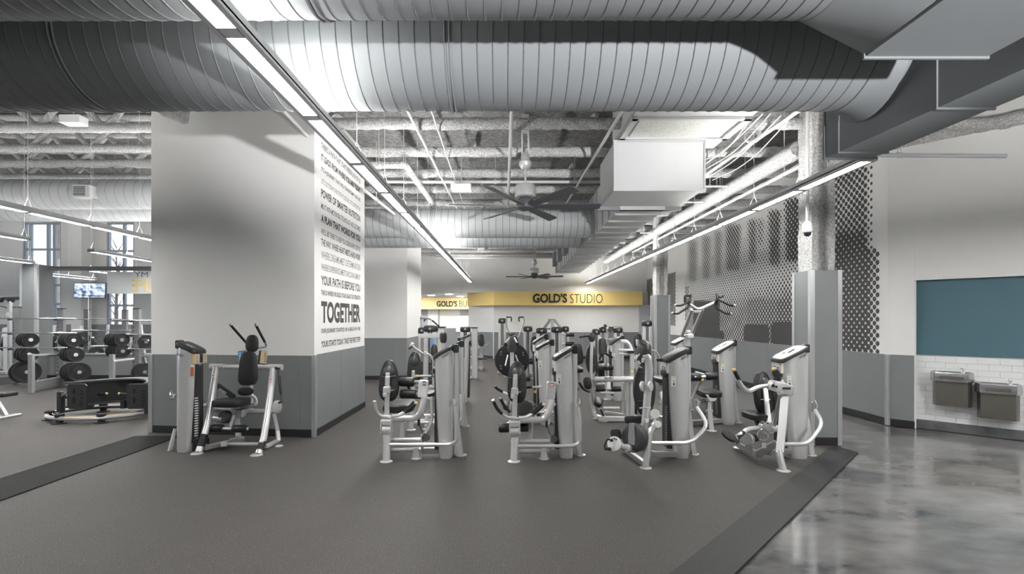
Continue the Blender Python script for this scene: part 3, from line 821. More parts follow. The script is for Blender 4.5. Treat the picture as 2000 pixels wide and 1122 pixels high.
# dark trunk duct at the corner, with flanges
def trunk(label, pts, z0, z1, flanges, m='duct'):
    cx = sum(p[0] for p in pts) / len(pts); cy = sum(p[1] for p in pts) / len(pts)
    t = Thing('trunk_duct', label, 'duct', (cx, cy, z0))
    mb = t.mb('duct_body', m); prism(mb, pts, z0, z1)
    for y in flanges:
        def xat(a, b): q = (y - a[1]) / (b[1] - a[1]); return a[0] + (b[0] - a[0]) * q
        xl = xat(pts[0], pts[3]); xr = xat(pts[1], pts[2]); mb = t.mb('flange', m)
        mb.bb(xl - .012, xr + .012, y - .008, y + .008, z0 - .014, z1 + .012)
    return t.done()
T_ = trunk('square grey trunk duct taking the second round duct, above the light row end', [(2.97, 4.56), (3.41, 4.56), (3.60, 0.2), (3.32, 0.2)], E + 1.5, E + 2.62, (4.53, 4.36, 3.45, 1.9))
U_ = trunk('wide flat-bottomed trunk duct fed by the nearest round duct', [(2.19, 2.98), (2.93, 2.98), (2.99, -0.6), (2.20, -0.6)], E + 1.6, E + 2.7, (2.965, 0.9))
# flared transition from the nearest round duct into its trunk
tr = Thing('duct_transition', 'flared sheet metal transition joining round duct to square trunk', 'duct', (2.0, 2.72, E + 2.2))
mb = tr.mb('duct_body', 'duct'); n = 48; R = .452
r0, r1 = [], []
for k in range(n):
    a = 2 * math.pi * k / n; cy_, sz_ = math.cos(a), math.sin(a)
    r0.append((1.80, 2.72 + R * cy_, E + 2.2 + R * sz_))
    s = 1 / max(abs(cy_), abs(sz_)); r1.append((2.2, 2.62 + .345 * cy_ * s + .0, E + 2.15 + .54 * sz_ * s))
mb.loft([r0, r1], False, False); tr.done()
cl = Thing('duct_collar', 'flared collar joining the second round duct to the dark trunk', 'duct', (2.9, 4, E + 2.2))
mb = cl.mb('duct_body', 'duct'); rings = []
for i in range(6):
    q = i / 5; rings.append([(2.78 + .2 * q, 4.0 + (.455 + .02 * q ** 2) * math.cos(2 * math.pi * k / 40), E + 2.2 + (.455 + .09 * q ** 2) * math.sin(2 * math.pi * k / 40)) for k in range(40)])
mb.loft(rings, False, False); cl.done()

# long flat trunk in the distance, ribbed underside, side outlets
G_ = Thing('trunk_duct', 'long pale rectangular duct with cross ribs running to the far end', 'duct', (2.3, 13, E + 1.78))
mb = G_.mb('duct_body', 'duct_white'); prism(mb, [(1.93, 19.0), (2.85, 19.0), (2.62, 8.0), (1.88, 8.0)], E + 1.80, E + 2.68)
for i in range(19):
    y = 8.3 + i * .58; q = (y - 8) / 11; mb = G_.mb('rib', 'duct_white')
    mb.bb(1.88 + .05 * q - .02, 2.62 + .23 * q + .02, y - .02, y + .02, E + 1.772, E + 1.83); mb.bb(1.88 + .05 * q - .022, 1.89 + .05 * q, y - .012, y + .012, E + 1.79, E + 2.68)
for y in (15.2, 16.9, 18.4):
    mb = G_.mb('outlet_collar', 'duct'); x = 1.9 + .05 * (y - 8) / 11; mb.bb(x - .16, x, y - .28, y + .28, E + 2.02, E + 2.52)
G_.done()
H_ = Thing('air_unit_box', 'pale square sheet metal plenum box hung beside the ceiling fan', 'air unit', (2.2, 7.5, E + 1.85))
mb = H_.mb('housing', 'duct_white'); mb.bb(1.56, 2.86, 7.0, 8.05, E + 1.86, E + 2.56, .012)
mb = H_.mb('flange', 'duct_white'); mb.bb(1.545, 2.875, 6.985, 7.015, E + 1.845, E + 1.872); mb.bb(1.545, 2.875, 6.985, 7.015, E + 2.55, E + 2.575); mb.bb(1.55, 1.572, 6.99, 7.015, E + 1.85, E + 2.57); mb.bb(2.85, 2.872, 6.99, 7.015, E + 1.85, E + 2.57)
mb = H_.mb('bottom_rail', 'duct'); mb.bb(1.5, 2.9, 8.02, 8.1, E + 1.80, E + 1.86)
H_.done()
K_ = Thing('air_handler', 'white air handler with a framed filter underneath, above the plenum box', 'air unit', (2.4, 6.3, E + 2.62))
mb = K_.mb('housing', 'duct_white'); mb.bb(1.62, 3.16, 5.9, 7.4, E + 2.60, E + 3.15, .01)
mb = K_.mb('filter', 'filter'); mb.bb(1.74, 3.02, 6.3, 6.88, E + 2.575, E + 2.605)
mb = K_.mb('filter_frame', 'pipe'); mb.bb(1.62, 3.16, 6.22, 6.28, E + 2.56, E + 2.62); mb.bb(1.62, 3.16, 6.9, 6.95, E + 2.56, E + 2.62); mb.bb(1.62, 1.70, 6.22, 6.95, E + 2.56, E + 2.62); mb.bb(3.06, 3.16, 6.22, 6.95, E + 2.56, E + 2.62)
K_.done()

# pipes and conduits
def pipe(label, pts, r, m='pipe', name='sprinkler_pipe', cat='pipe', group=None, cr=.05, hang=()):
    t = Thing(name, label, cat, tuple(pts[0]), group); mb = t.mb('pipe_run', m); mb.tube(pts, r, 8, cr)
    for q in hang:
        m2 = t.mb('hanger', 'wire'); m2.tube([q, (q[0], q[1], 4.98)], .007, 5, 0); m2.torus((q[0], q[1], q[2]), (0, 1, 0), r + .01, .006, 12, 4)
    return t.done()
def dp(px, py, h): d = h * F / (CY - py); return Vector((X_(px, d), d, E + h))
pipe('thick white pipe running back from the ceiling duct, left of the fan rod', [dp(1000, 200, 2.6), dp(992, 405, 2.6)], .026)
pipe('white pipe running back over the light row, nearest the printed column', [dp(790, 205, 2.62), dp(893, 408, 2.62)], .02)
pipe('thin white conduit running back beside the light row pipe', [dp(842, 215, 2.65), dp(908, 408, 2.65)], .011, name='conduit', cat='conduit')
pipe('white pipe slanting past the air handler to the far duct', [dp(1216, 215, 2.55), dp(1100, 408, 2.55)], .022)
pipe('slender white pipe crossing the ceiling behind the fan hub', [(-2.6, 9.2, E + 2.60), (2.0, 9.2, E + 2.60)], .028, hang=[(-1.9, 9.2, E + 2.6), (-.2, 9.2, E + 2.6), (1.3, 9.2, E + 2.6)])
pipe('sprayed pipe with an elbow above the light row', [dp(690, 323, 2.5), dp(792, 323, 2.5), dp(852, 408, 2.5)], .055, 'spray', hang=[dp(740, 323, 2.5), dp(815, 355, 2.5)])
pipe('pale pipe leaving the printed column under the ceiling', [dp(712, 372, 2.2), dp(770, 418, 2.2)], .03, hang=[dp(735, 390, 2.2)])
pipe('short grey pipe ending in front of the printed column', [Vector((-3.0, 4.4, 4.62)), P(600, 265, 6.9)], .022, hang=[])
pipe('white pipe crossing in front of the end wall under the last joist', [(-2.7, 18.6, E + 2.36), (1.9, 18.6, E + 2.36)], .035, hang=[(-1.2, 18.6, E + 2.36), (.6, 18.6, E + 2.36)])
pipe('thick sprayed pipe crossing just above the white one near the end wall', [(-2.7, 18.9, E + 2.5), (1.9, 18.9, E + 2.5)], .07, 'spray')
pipe('pale pipe running under the sprayed beam along the column line', [dp(1568, 322, 2.2), dp(1236, 493, 2.2)], .03, hang=[dp(1532, 341, 2.2), dp(1400, 411, 2.2), dp(1357, 433, 2.2), dp(1321, 451, 2.2)])
pipe('straight white conduit passing beside the plenum box', [dp(1560, 216, 2.62), dp(1376, 343, 2.62)], .03, name='conduit', cat='conduit')
for i, (a, b, r) in enumerate((((1490, 222), (1376, 322), .012), ((1505, 222), (1376, 332), .009), ((1525, 226), (1384, 346), .008), ((1540, 236), (1392, 352), .008), ((1470, 228), (1376, 312), .010))):
    p0 = dp(*a, 2.6); p1 = dp(*b, 2.6); m_ = (p0 + p1) / 2 + Vector((.06 * (i % 2), 0, -.05 - .03 * i))
    pipe('one of the loose white cables strung beside the plenum box', [p0, m_, p1], r, name='cable', cat='cable', group='cables beside the plenum box', cr=.5)
cb = Thing('cable_coil', 'loosely coiled white cable hanging beside the air handler', 'cable', dp(1470, 268, 2.55))
mb = cb.mb('loop', 'pipe'); c = dp(1468, 266, 2.5)
for k in range(4): mb.torus(c + Vector((.015 * k, .02 * k, .01 * k)), (.5, 1, .3 * k - .4), .075 + .01 * k, .005, 20, 5)
cb.done()
for i, (y0_, y1_) in enumerate(((440, 496), (426, 470), (400, 440))):
    a = dp(1385 - 10 * i, y0_ - 40, 2.35 - .05 * i)
for i, (px0, px1, py, h) in enumerate(((1376, 1466, 364, 2.45), (1290, 1420, 395, 2.4), (1250, 1350, 455, 2.4), (1225, 1290, 490, 2.4))):
    a = dp(px0, py, h); b = dp(px1, py, h)
    pipe(('white strut bar beside the plenum box, the one closest to the air handler', 'longest white strut bar, second one back beside the sprayed beam', 'third white strut bar back along the sprayed beam', 'white strut bar deepest along the sprayed beam')[i], [a, b], .02, name='strut_bar', cat='bar', group='strut bars beside the sprayed beam', hang=[(a.x + .1, a.y, a.z), (b.x - .1, b.y, b.z)])
pipe('grey capped pipe end reaching out along the white wall above the fountains', [P(1640, 304, 6.6), P(1700, 303, 6.3), P(1965, 305, 6.0)], .027, 'pipe_grey', cr=.0, hang=[P(1754, 303, 6.24), P(1760, 303, 6.23)])
# small ceiling boxes
for (px0, px1, py0, py1, d, lab, nm, ct) in ((880, 920, 358, 369, 9.0, 'small white emergency light box on the crossing pipe', 'emergency_light', 'light'),
                                 (933, 946, 484, 489, 13.0, 'tiny white box under the ceiling beyond the second duct', 'junction_box', 'box'),
                                 (114, 154, 223, 239, 10.5, 'white box lamp under the hall trusses', 'hall_light', 'light')):
    b = Thing(nm, lab, ct, P((px0 + px1) / 2, py1, d)); mb = b.mb('housing', 'label_white'); a = P(px0, py1, d); c = P(px1, py0, d); mb.bb(a.x, c.x, d, d + .25, a.z, c.z, .01)
    mb = b.mb('hanger', 'wire'); mb.tube([((a.x + c.x) / 2, d + .12, c.z), ((a.x + c.x) / 2, d + .12, (4.97 if d != 10.5 else 7.47))], .008, 5, 0); b.done()
# dome camera on a pole
dc = Thing('dome_camera', 'white dome security camera on a long pole by the sprayed column', 'camera', P(1577, 460, 6.3))
mb = dc.mb('pole', 'pipe'); mb.tube([P(1577, 444, 6.3), P(1577, 133, 6.3)], .021, 8, 0)
mb = dc.mb('housing', 'label_white'); mb.lathe([(.03, .1), (.055, .07), (.062, .0), (.062, -.03), (.05, -.045)], P(1577, 448, 6.3), (0, 0, 1), 20)
mb = dc.mb('dome', 'screen_dark'); mb.lathe([(.046, -.045), (.04, -.075), (.02, -.092), (.004, -.096)], P(1577, 448, 6.3), (0, 0, 1), 20)
dc.done()

# ------------------------------------------------------------------ linear light rows
def light_row(label, x, ds, de, z, mod=1.06, wires=True, ztop=4.9, wd=.17, group=None, lens='lens_down', up='lens_up'):
    t = Thing('linear_light', label, 'light', (x, (ds + de) / 2, z), group); n = max(1, round((de - ds) / mod)); L = (de - ds) / n
    mb = t.mb('housing', 'fixture'); mb.bb(x - wd / 2, x + wd / 2, ds, de, z + .012, z + .075, .006)
    mb.bb(x - wd / 2, x - wd / 2 + .034, ds, de, z, z + .03); mb.bb(x + wd / 2 - .034, x + wd / 2, ds, de, z, z + .03)
    for i in range(n + 1):
        y = ds + L * i; mb.bb(x - wd / 2 + .03, x + wd / 2 - .03, max(ds, y - .045), min(de, y + .045), z, z + .03)
    for i in range(n):
        m2 = t.mb('lens', lens); m2.bb(x - .05, x + .05, ds + L * i + .045, ds + L * (i + 1) - .045, z + .006, z + .014)
    m3 = t.mb('upper_lens', up); m3.bb(x - .04, x + .04, ds + .05, de - .05, z + .075, z + .08)
    if wires:
        for i in range(n + 1):
            y = min(max(ds + L * i, ds + .06), de - .06); m4 = t.mb('suspension_wire', 'wire')
            m4.tube([(x, y, z + .22), (x, y, ztop)], .0035, 4, 0); m4.tube([(x - .06, y, z + .07), (x, y, z + .22), (x + .06, y, z + .07)], .004, 4, 0)
    return t.done()
LZ0 = E + 1.51
light_row('long linear light row passing the printed column to the far end', -1.45, .4, 19.9, LZ0)
light_row('long linear light row under the dark trunk, beside the mural wall', 3.45, 4.62, 20.7, LZ0)
light_row('linear light row nearest the column in the weights hall', -6.78, .6, 13.2, LZ0, ztop=7.3)
light_row('first short linear light of the second row in the weights hall', -9.2, 4.2, 9.35, LZ0, ztop=7.3)
light_row('second linear light of the second row in the weights hall', -9.3, 10.9, 15.2, LZ0, ztop=7.3)
light_row('linear light before the glass in the third row of the weights hall', -12.85, 7.0, 13.2, LZ0, ztop=7.3)
light_row('linear light beyond the glass, under the frosted band', -13.1, 15.3, 20.2, LZ0, ztop=7.3)
light_row('short linear light beyond the glass beside the television', -15.8, 16.5, 18.7, LZ0, ztop=7.3)
light_row('linear light farthest from the column, beyond the end post', -16.4, 11.5, 15.6, LZ0, ztop=7.3)
light_row('linear light row over the entrance concrete, out past the fountains', 5.75, -3.5, 5.15, LZ0, lens='lens_bright', up='lens_bright')
light_row('added fill light row hidden past the printed column, in the middle of the weights hall', -8.2, 12.4, 22.5, LZ0, ztop=7.47, lens='lens_bright', up='lens_bright')  # lamp added out of sight behind the column to brighten the hall
light_row('added unseen fill light row deep in the weights hall past the printed column', -10.9, 16.4, 22.8, LZ0, ztop=7.47, lens='lens_bright', up='lens_bright')  # second added row, kept out of view, lifts the far hall wall
light_row('added unseen fill light row off at the outer side of the weights hall', -22.5, 8.5, 20.5, LZ0, ztop=7.47, lens='lens_bright', up='lens_bright')  # added beyond the frame edge as fill for the hall

# ------------------------------------------------------------------ fans
def fan(label, c, R, spin, rod_top, mount):
    t = Thing('ceiling_fan', label, 'fan', tuple(c)); c = Vector(c); s = R / 1.2
    mb = t.mb('motor', 'fan_metal'); mb.lathe([(.05, .34), (.15, .33), (.165, .30), (.165, .16), (.15, .14), (.07, .13)], c, (0, 0, 1), 24)
    mb = t.mb('hub', 'fan_blade'); mb.lathe([(.09, .13), (.13, .10), (.14, .03), (.13, -.03), (.08, -.06), (.02, -.065)], c, (0, 0, 1), 20)
    for k in range(6):
        a = spin + k * math.pi / 3; u = Vector((math.cos(a), math.sin(a), .01)); v = Vector((-math.sin(a), math.cos(a), 0))
        v = (v * math.cos(.26) - Vector((0, 0, 1)) * math.sin(.26)); mb = t.mb('blade', 'fan_blade')
        mb.plate([(.12, -.045 * s), (.3, -.06 * s), (R - .03, -.085 * s), (R, -.06 * s), (R, .07 * s), (R - .03, .085 * s), (.3, .07 * s), (.12, .045 * s)], c, u, v, .014)
    mb = t.mb('down_rod', 'fan_metal'); mb.tube([c + Vector((0, 0, .3)), c + Vector((0, 0, rod_top))], .02, 8, 0)
    mb = t.mb('canopy', 'fan_metal'); b = c + Vector((0, 0, rod_top)); mb.lathe([(.025, -.05), (.06, -.03), (.1, .03), (.1, .08), (.07, .1), (.06, .2), (.03, .24)], b, (0, 0, 1), 20)
    mb = t.mb('hanger_bar', 'pipe'); mb.tube([b + Vector((-.05, 0, .2)), (b.x - .05, b.y, mount)], .012, 6, 0); mb.tube([b + Vector((.05, 0, .2)), (b.x + .05, b.y, mount)], .016, 6, 0)
    mb = t.mb('mount_box', 'pipe'); mb.bb(b.x - .055, b.x + .055, b.y - .06, b.y + .06, mount - .1, mount + .16)
    return t.done()
fan('dark six-bladed ceiling fan on a rod, the large one by the plenum box', P(1026, 403, 7.7), 1.2, math.radians(3), .62, Z_(246, 7.7))
fan('small-looking six-bladed ceiling fan near the gold sign', P(1044, 541, 18.8), 1.10, math.radians(-4), .5, 4.5)
for nm, pts in (('a', [P(880, 373, 7.5), P(1000, 392, 7.7)]), ):
    pass
# ================================================================== STRENGTH MACHINES
def sup(t, n=3.2):
    return math.copysign(abs(t) ** (2 / n), t)
def tower(T, nd, xl, xr, yl, yr, side=-1, plate='white_plate', dep=.27, z0=0.0, texts=True, leg=True, placards=True, nose=True, hi=True):
    """weight tower: curved silver shell, recessed black stack slot on the side facing the seat, sloping black cap.
    xl, xr: photo columns of its edges at depth nd; yl, yr: rows of the low and high cap corner; side -1: slot to the left"""
    Xa, Xb = X_(xl, nd), X_(xr, nd)
    zl, zh = Z_(yl, nd), Z_(yr, nd)
    xs, xe = (Xa, Xb) if side < 0 else (Xb, Xa)           # slot edge, rear edge
    if side > 0: zl, zh = zh, zl                            # caller gives left,right rows
    dx = xe - xs; yc = nd + dep / 2
    def ztop(t): t = max(0, min(1, t)); return zl + (zh - zl) * (t * 1.15 - .15 * t * t if True else t)
    n = 32
    mb = T.mb('tower_shell', 'silver'); rings = []
    for f in (0.0, .015, .12, .25, .4, .55, .7, .82, .91, .97, 1.0):
        tf = .24 * (1 - f) ** 1.6; te = 1.0 - .10 * max(0, (f - .72) / .28) ** 2
        sc = .97 if f == 0 else 1.0; ring = []
        for k in range(n):
            a = 2 * math.pi * k / n; ca, sa = sup(math.cos(a), 3.4), sup(math.sin(a), 2.3)
            t = tf + (te - tf) * (ca * sc + 1) / 2
            ring.append((xs + dx * t, yc + dep / 2 * sa * sc, z0 + f * (ztop(t) - z0)))
        rings.append(ring)
    mb.loft(rings)
    def outline(sc, dz, sh=0.0):
        r = []
        for k in range(n):
            a = 2 * math.pi * k / n; ca, sa = sup(math.cos(a), 4.5), sup(math.sin(a), 4.5)
            t = .45 + sh + .5 * ca * sc; r.append((xs + dx * t, yc + dep / 2 * sa * sc, ztop(t) + dz))
        return r
    mb = T.mb('tower_cap', 'plastic'); mb.loft([outline(.985, -.028), outline(1.05, -.022), outline(1.06, .006), outline(1.03, .018), outline(.98, .022)])
    m2 = T.mb('cap_plate', plate); m2.loft([outline(.93, .020), outline(.92, .027), outline(.86, .030)])
    if plate == 'white_plate':
        m3 = T.mb('emblem', 'print_dark', m2)
        th = math.atan2(zh - zl, abs(dx)); uu = Vector((dx, 0, (zh - zl))).normalized(); vv = Vector((0, 1, 0))
        o = Vector((xs + dx * .36, yc - .05, ztop(.36) + .033)); m3.plate([(0, 0), (.05, .0), (.10, .03), (.08, .045), (.03, .03), (.0, .03)], o, uu, vv, .003); m3.plate([(-.03, .05), (-.01, .06), (-.02, .09), (-.04, .08)], o, uu, vv, .003)
    # slot with the plate stack
    mb = T.mb('stack_slot', 'plastic'); w_ = dep * .30
    a, b = xs + dx * .012, xs + dx * .5
    mb.bb(a, b, yc - w_, yc + w_, .10, zl - .15, .012)
    if nose:
        mb = T.mb('slot_hood', 'plastic'); mb.pad((xs + dx * .03, yc, zl - .165), (0, 1, 0), (0, 0, 1), w_ * 2.1, .10, .05, 2.6)
    mb = T.mb('weight_plate', 'silver_dark')
    for i in range(15): mb.bb(xs + dx * .004, xs + dx * .02, yc - w_ * .95, yc - w_ * .25, .16 + i * .032, .172 + i * .032)
    # post with cap, flared foot
    xp = xe + math.copysign(.034, dx); yp = nd + dep * .62
    mb = T.mb('post', 'silver'); mb.tube([(xp, yp, .02), (xp, yp, zh - .03)], .032, 12, 0)
    mb = T.mb('post_cap', 'plastic'); mb.bb(xp - .036, xp + .036, yp - .05, yp + .045, zh - .075, zh + .032, .012); mb.bb(xe - dx * .12, xp, yp - .045, yp + .045, zh - .05, zh + .012, .01)
    if leg:
        q = math.copysign(1, dx); mb = T.mb('rear_leg', 'silver')
        mb.loft([[(xp + q * u + o_[0], yp + o_[1] * w2, z) for o_ in ((-.028, -.05), (.028, -.05), (.034, 0), (.028, .05), (-.028, .05), (-.034, 0))] for (u, z, w2) in ((0, .55, .4), (.012, .40, .7), (.035, .2, .9), (.06, .012, 1.1))])
        mb = T.mb('foot_plate', 'silver'); mb.lathe([(.07, 0.0), (.07, .008), (.05, .014)], (xp + q * .065, yp, 0), (0, 0, 1), 18)
    u3 = Vector((abs(dx), 0, (zh - zl) * math.copysign(1, dx))).normalized(); v3 = Vector((-u3.z, 0, u3.x))
    if texts:
        tx = T.mb('lettering', 'print_dark')
        wd = .115; t_ = .72; c = Vector((xs + dx * t_, nd - .0035, ztop(t_) - .072)); o = c - u3 * wd / 2
        lettering(tx, "HOIST", o, u3, v3, wd, .026, .003, .025, .35)
        m5 = T.mb('bolt', 'silver_dark'); m5.cyl((xs + dx * .55, nd + .006, ztop(.55) - .17), (xs + dx * .55, nd - .004, ztop(.55) - .17), .008, None, 10); m5.cyl((xs + dx * .62, nd + .006, .05), (xs + dx * .62, nd - .004, .05), .009, None, 10)
    if placards:
        xq = xs - math.copysign(.006, dx)
        pb = T.mb('placard', 'label_white'); pb.bb(xq, xs + dx * .08, yc - dep * .36, yc + dep * .36, zl - .155, zl - .03, .003)
        p2 = T.mb('placard_border', 'label_tan', pb); xx = xq - math.copysign(.002, dx)
        p2.bb(xx, xq, yc - dep * .35, yc + dep * .35, zl - .055, zl - .034); p2.bb(xx, xq, yc - dep * .35, yc - dep * .28, zl - .15, zl - .034)
        p3 = T.mb('placard_figure', 'label_blue', pb); p3.bb(xx, xq, yc - dep * .2, yc - dep * .05, zl - .14, zl - .075); p3.bb(xx, xq, yc + dep * .05, yc + dep * .2, zl - .125, zl - .07)
        # small guide label on the near side
        zc = zl - .25; xg = xs + dx * .22
        q1 = T.mb('guide_label', 'label_white'); q1.bb(xg - .026, xg + .026, nd + .001, nd + .012, zc - .062, zc + .062)
        q2 = T.mb('guide_header', 'label_yellow', q1); q2.bb(xg - .024, xg + .024, nd - .002, nd + .002, zc + .046, zc + .060)
        q3 = T.mb('guide_figure', 'print_dark', q1); q3.bb(xg - .006, xg + .012, nd - .002, nd + .002, zc - .045, zc - .015); q3.bb(xg - .010, xg + .014, nd - .002, nd + .002, zc + .0, zc + .006); q3.bb(xg - .010, xg + .014, nd - .002, nd + .002, zc + .016, zc + .020)
    return dict(xp=xp, yp=yp, xs=xs, xe=xe, yc=yc, zl=zl, zh=zh)
def foot(T, p, r=.055, name='foot_plate'):
    mb = T.mb(name, 'silver'); mb.lathe([(r, 0), (r, .008), (r * .75, .016), (r * .5, .02)], (p[0], p[1], 0), (0, 0, 1), 18)
def roller(T, a, b, r, name='roller_pad'):
    a = Vector(a); b = Vector(b); L = (b - a).length
    mb = T.mb(name, 'vinyl'); mb.lathe([(r * .55, 0), (r * .9, .004), (r, .016), (r, L - .016), (r * .9, L - .004), (r * .55, L)], a, b - a, 22)
    m2 = T.mb('roller_end', 'silver', mb); e = (b - a).normalized(); m2.cyl(b - e * .004, b + e * .008, r * .3, None, 12); m2.cyl(a - e * .008, a + e * .004, r * .3, None, 12)
def grip(T, pts, r=.019, tip=True, name='hand_grip', m='rubber_black'):
    mb = T.mb(name, m); mb.tube(pts, r, 10, .03)
    if tip:
        a, b = Vector(pts[-2]), Vector(pts[-1]); e = (b - a).normalized(); m2 = T.mb('grip_tip', tip if isinstance(tip, str) else 'yellow_tip', mb); m2.cyl(b - e * .006, b + e * .018, r * 1.12, r * 1.0, 12, .003)
def shell_back(T, c, right, up, wd, ht, t=.07, taper=.62, n=2.5, name='backrest', m='vinyl'):
    """backrest seen from behind: upholstery with a moulded shell and a domed boss"""
    c = Vector(c); u = Vector(right).normalized(); v = Vector(up).normalized(); nn = u.cross(v)     # nn points to the back
    mb = T.mb(name, m); mb.pad(c, u, v, wd, ht, t, n, taper, 32)
    m2 = T.mb('back_shell', 'plastic', mb); m2.pad(c + nn * t * .42 + v * ht * .02, u, v, wd * .84, ht * .88, t * .55, n, taper, 32)
    m3 = T.mb('back_boss', 'plastic_grey', mb); cc = c + nn * t * .55 + v * ht * .2; rings = []
    for k, (s, h) in enumerate(((1, 0), (.93, .35), (.75, .68), (.45, .92), (.12, 1.0))):
        rings.append([cc + u * math.cos(2 * math.pi * q / 24) * wd * .27 * s + v * math.sin(2 * math.pi * q / 24) * ht * .17 * s + nn * h * .055 for q in range(24)])
    m3.loft(rings)
    return nn

# ------------------------------------------------------------------ 1: abdominal crunch station by the printed column
T = Thing('crunch_machine', 'silver abdominal machine with black seat and raised overhead handles beside the printed column', 'machine', (-3.7, 6.5, 0), 'strength machines')
tw_ = tower(T, 6.18, 339, 378, 671, 689, side=1, plate='plastic', dep=.27, texts=False, placards=False, leg=False, nose=False)
# its lettering faces: cap, near side
xs = tw_['xs']; yc = tw_['yc']; zl = tw_['zl']; zh = tw_['zh']
tx = T.mb('lettering', 'label_white'); u3 = Vector((.25, 0, zl - zh)).normalized()
dxc = tw_['xe'] - xs
def zc_(x): t = (x - xs) / dxc; return zl + (zh - zl) * (1.15 * t - .15 * t * t) + .033
xa, xb = xs - .135, xs - .03
lettering(tx, "HOIST", (xa, yc - .09, zc_(xa)), (xb - xa, 0, zc_(xb) - zc_(xa)), (0, 1, 0), .105, .055, .003, .03)
tx = T.mb('lettering', 'print_dark'); lettering(tx, "HOIST", P(343.5, 693.5, 6.172), Vector((1, 0, -.36)), Vector((.36, 0, 1)), .10, .028, .003, .03, .3)
xq = xs
b1 = T.mb('placard', 'label_tan'); b1.bb(xq - .03, xq + .012, yc - .125, yc + .125, zl - .15, zl - .02, .004)
b2 = T.mb('placard_figure', 'plastic', b1); b2.bb(xq + .011, xq + .015, yc - .03, yc + .035, zl - .14, zl - .03)
b2 = T.mb('placard_mark', 'label_blue', b1)
for i in range(4): b2.bb(xq + .011, xq + .015, yc - .10, yc - .06, zl - .06 - .026 * i, zl - .045 - .026 * i); b2.bb(xq + .011, xq + .015, yc + .06, yc + .10, zl - .06 - .026 * i, zl - .045 - .026 * i)
b3 = T.mb('warning_label', 'label_red'); xm = X_(372, 6.18); b3.bb(xm - .022, xm + .022, 6.195, 6.215, Z_(735, 6.2), Z_(718, 6.2))
b3 = T.mb('warning_label', 'label_white'); b3.bb(xm - .022, xm + .022, 6.195, 6.215, Z_(717.5, 6.2), Z_(713, 6.2))
mb = T.mb('stack_window', 'label_white')
for i in range(16): mb.bb(xq - .012, xq + .004, yc - .10, yc - .05, .20 + i * .032, .213 + i * .032)
mb = T.mb('hand_wheel', 'chrome'); mb.torus(P(336.5, 772, 6.34), (1, .2, 0), .055, .012, 20, 8); mb.cyl(P(336.5, 772, 6.34), P(345, 772, 6.34), .014, None, 10); mb.beam(P(336.5, 764, 6.34), P(336.5, 780, 6.34), .014, .012)
mb = T.mb('rear_leg', 'silver'); mb.tube([P(342, 838, 6.33), P(332, 882, 6.30)], [.02, .03], 10, 0)
# front hoop legs
for pts, sl in (([P(422.6, 717, 6.55), P(417, 757, 6.5), P(408, 814, 6.36), P(400, 848, 6.26), P(388, 884, 6.14)], 0), ([P(533.8, 720, 6.55), P(528, 771, 6.48), P(519.6, 828, 6.3), P(514, 862, 6.2), P(504, 888, 6.07)], 1)):
    mb = T.mb('front_leg', 'silver'); mb.tube(pts, .042, 14, .3)
    s = T.mb('leg_sleeve', 'rubber_black'); a, b = pts[3], pts[4]; s.tube([a.lerp(b, .05), a.lerp(b, .72)], .0445, 14, 0)
    m2 = T.mb('foot_plate', 'silver'); m2.lathe([(.075, 0), (.075, .008), (.05, .02)], (b.x - .02, b.y, 0), (0, 0, 1), 18)
    l = T.mb('warning_label', 'label_white'); c = pts[0].lerp(pts[1], .45); l.box(c + Vector((0, -.042, 0)), (.03, .006, .075)); l2 = T.mb('warning_mark', 'label_red', l); l2.box(c + Vector((0, -.046, .012)), (.022, .004, .018)); l2.box(c + Vector((0, -.046, -.026)), (.022, .004, .014))
mb = T.mb('top_bar', 'silver'); mb.tube([P(411, 717, 6.56), P(551, 718, 6.56)], .034, 14, 0); mb.tube([P(411, 717, 6.56), P(438, 717, 6.56)], .043, 14, 0); mb.tube([P(524, 718, 6.56), P(551, 718, 6.56)], .043, 14, 0)
# pads
shd = Vector((1, .10, 0))
mb = T.mb('head_pad', 'vinyl'); mb.pad(P(492.5, 671.5, 6.50), (1, .1, 0), (.0, .12, 1), .165, .235, .07, 2.6, .86)
mb = T.mb('backrest', 'vinyl'); mb.pad(P(485, 720, 6.42), (1, .1, 0), (.06, .10, 1), .255, .45, .08, 3.8, .74)
mb = T.mb('lumbar_pad', 'vinyl'); mb.pad(P(480, 765, 6.5), (1, .1, 0), (0, .1, 1), .19, .115, .08, 2.3)
mb = T.mb('back_post', 'silver'); mb.beam(P(492, 800, 6.78), P(489, 700, 6.84), .05, .03)
mb = T.mb('back_post', 'silver'); mb.tube([P(484, 770, 6.74), P(499, 775, 6.8), P(502, 790, 6.8), P(489, 795, 6.7)], .018, 8, .04)
mb = T.mb('seat', 'vinyl'); mb.pad(P(455, 786, 6.42), (1, -.06, .0), (.22, 1, -.02), .44, .42, .085, 3.4, .78)
mb = T.mb('seat_post', 'silver'); mb.beam(P(462, 800, 6.45), P(466, 858, 6.5), .06, .05)
mb = T.mb('placard_bar', 'silver_dark'); mb.beam(P(470, 701, 6.84), P(517, 701, 6.84), .02, .03)
# overhead handles
for gp_, ex in (([P(481, 670, 6.80), P(450.5, 635.5, 6.45)], [P(487, 681, 6.84), P(481, 670, 6.80)]), ([P(516.8, 668, 6.80), P(499.8, 635.5, 6.45)], [P(500, 681, 6.84), P(518, 678, 6.84), P(520, 675, 6.84), P(516.8, 668, 6.80)])):
    m1 = T.mb('handle_arm', 'silver_dark'); m1.tube(ex, .014, 8, .02)
    grip(T, gp_, .0165, 'chrome')
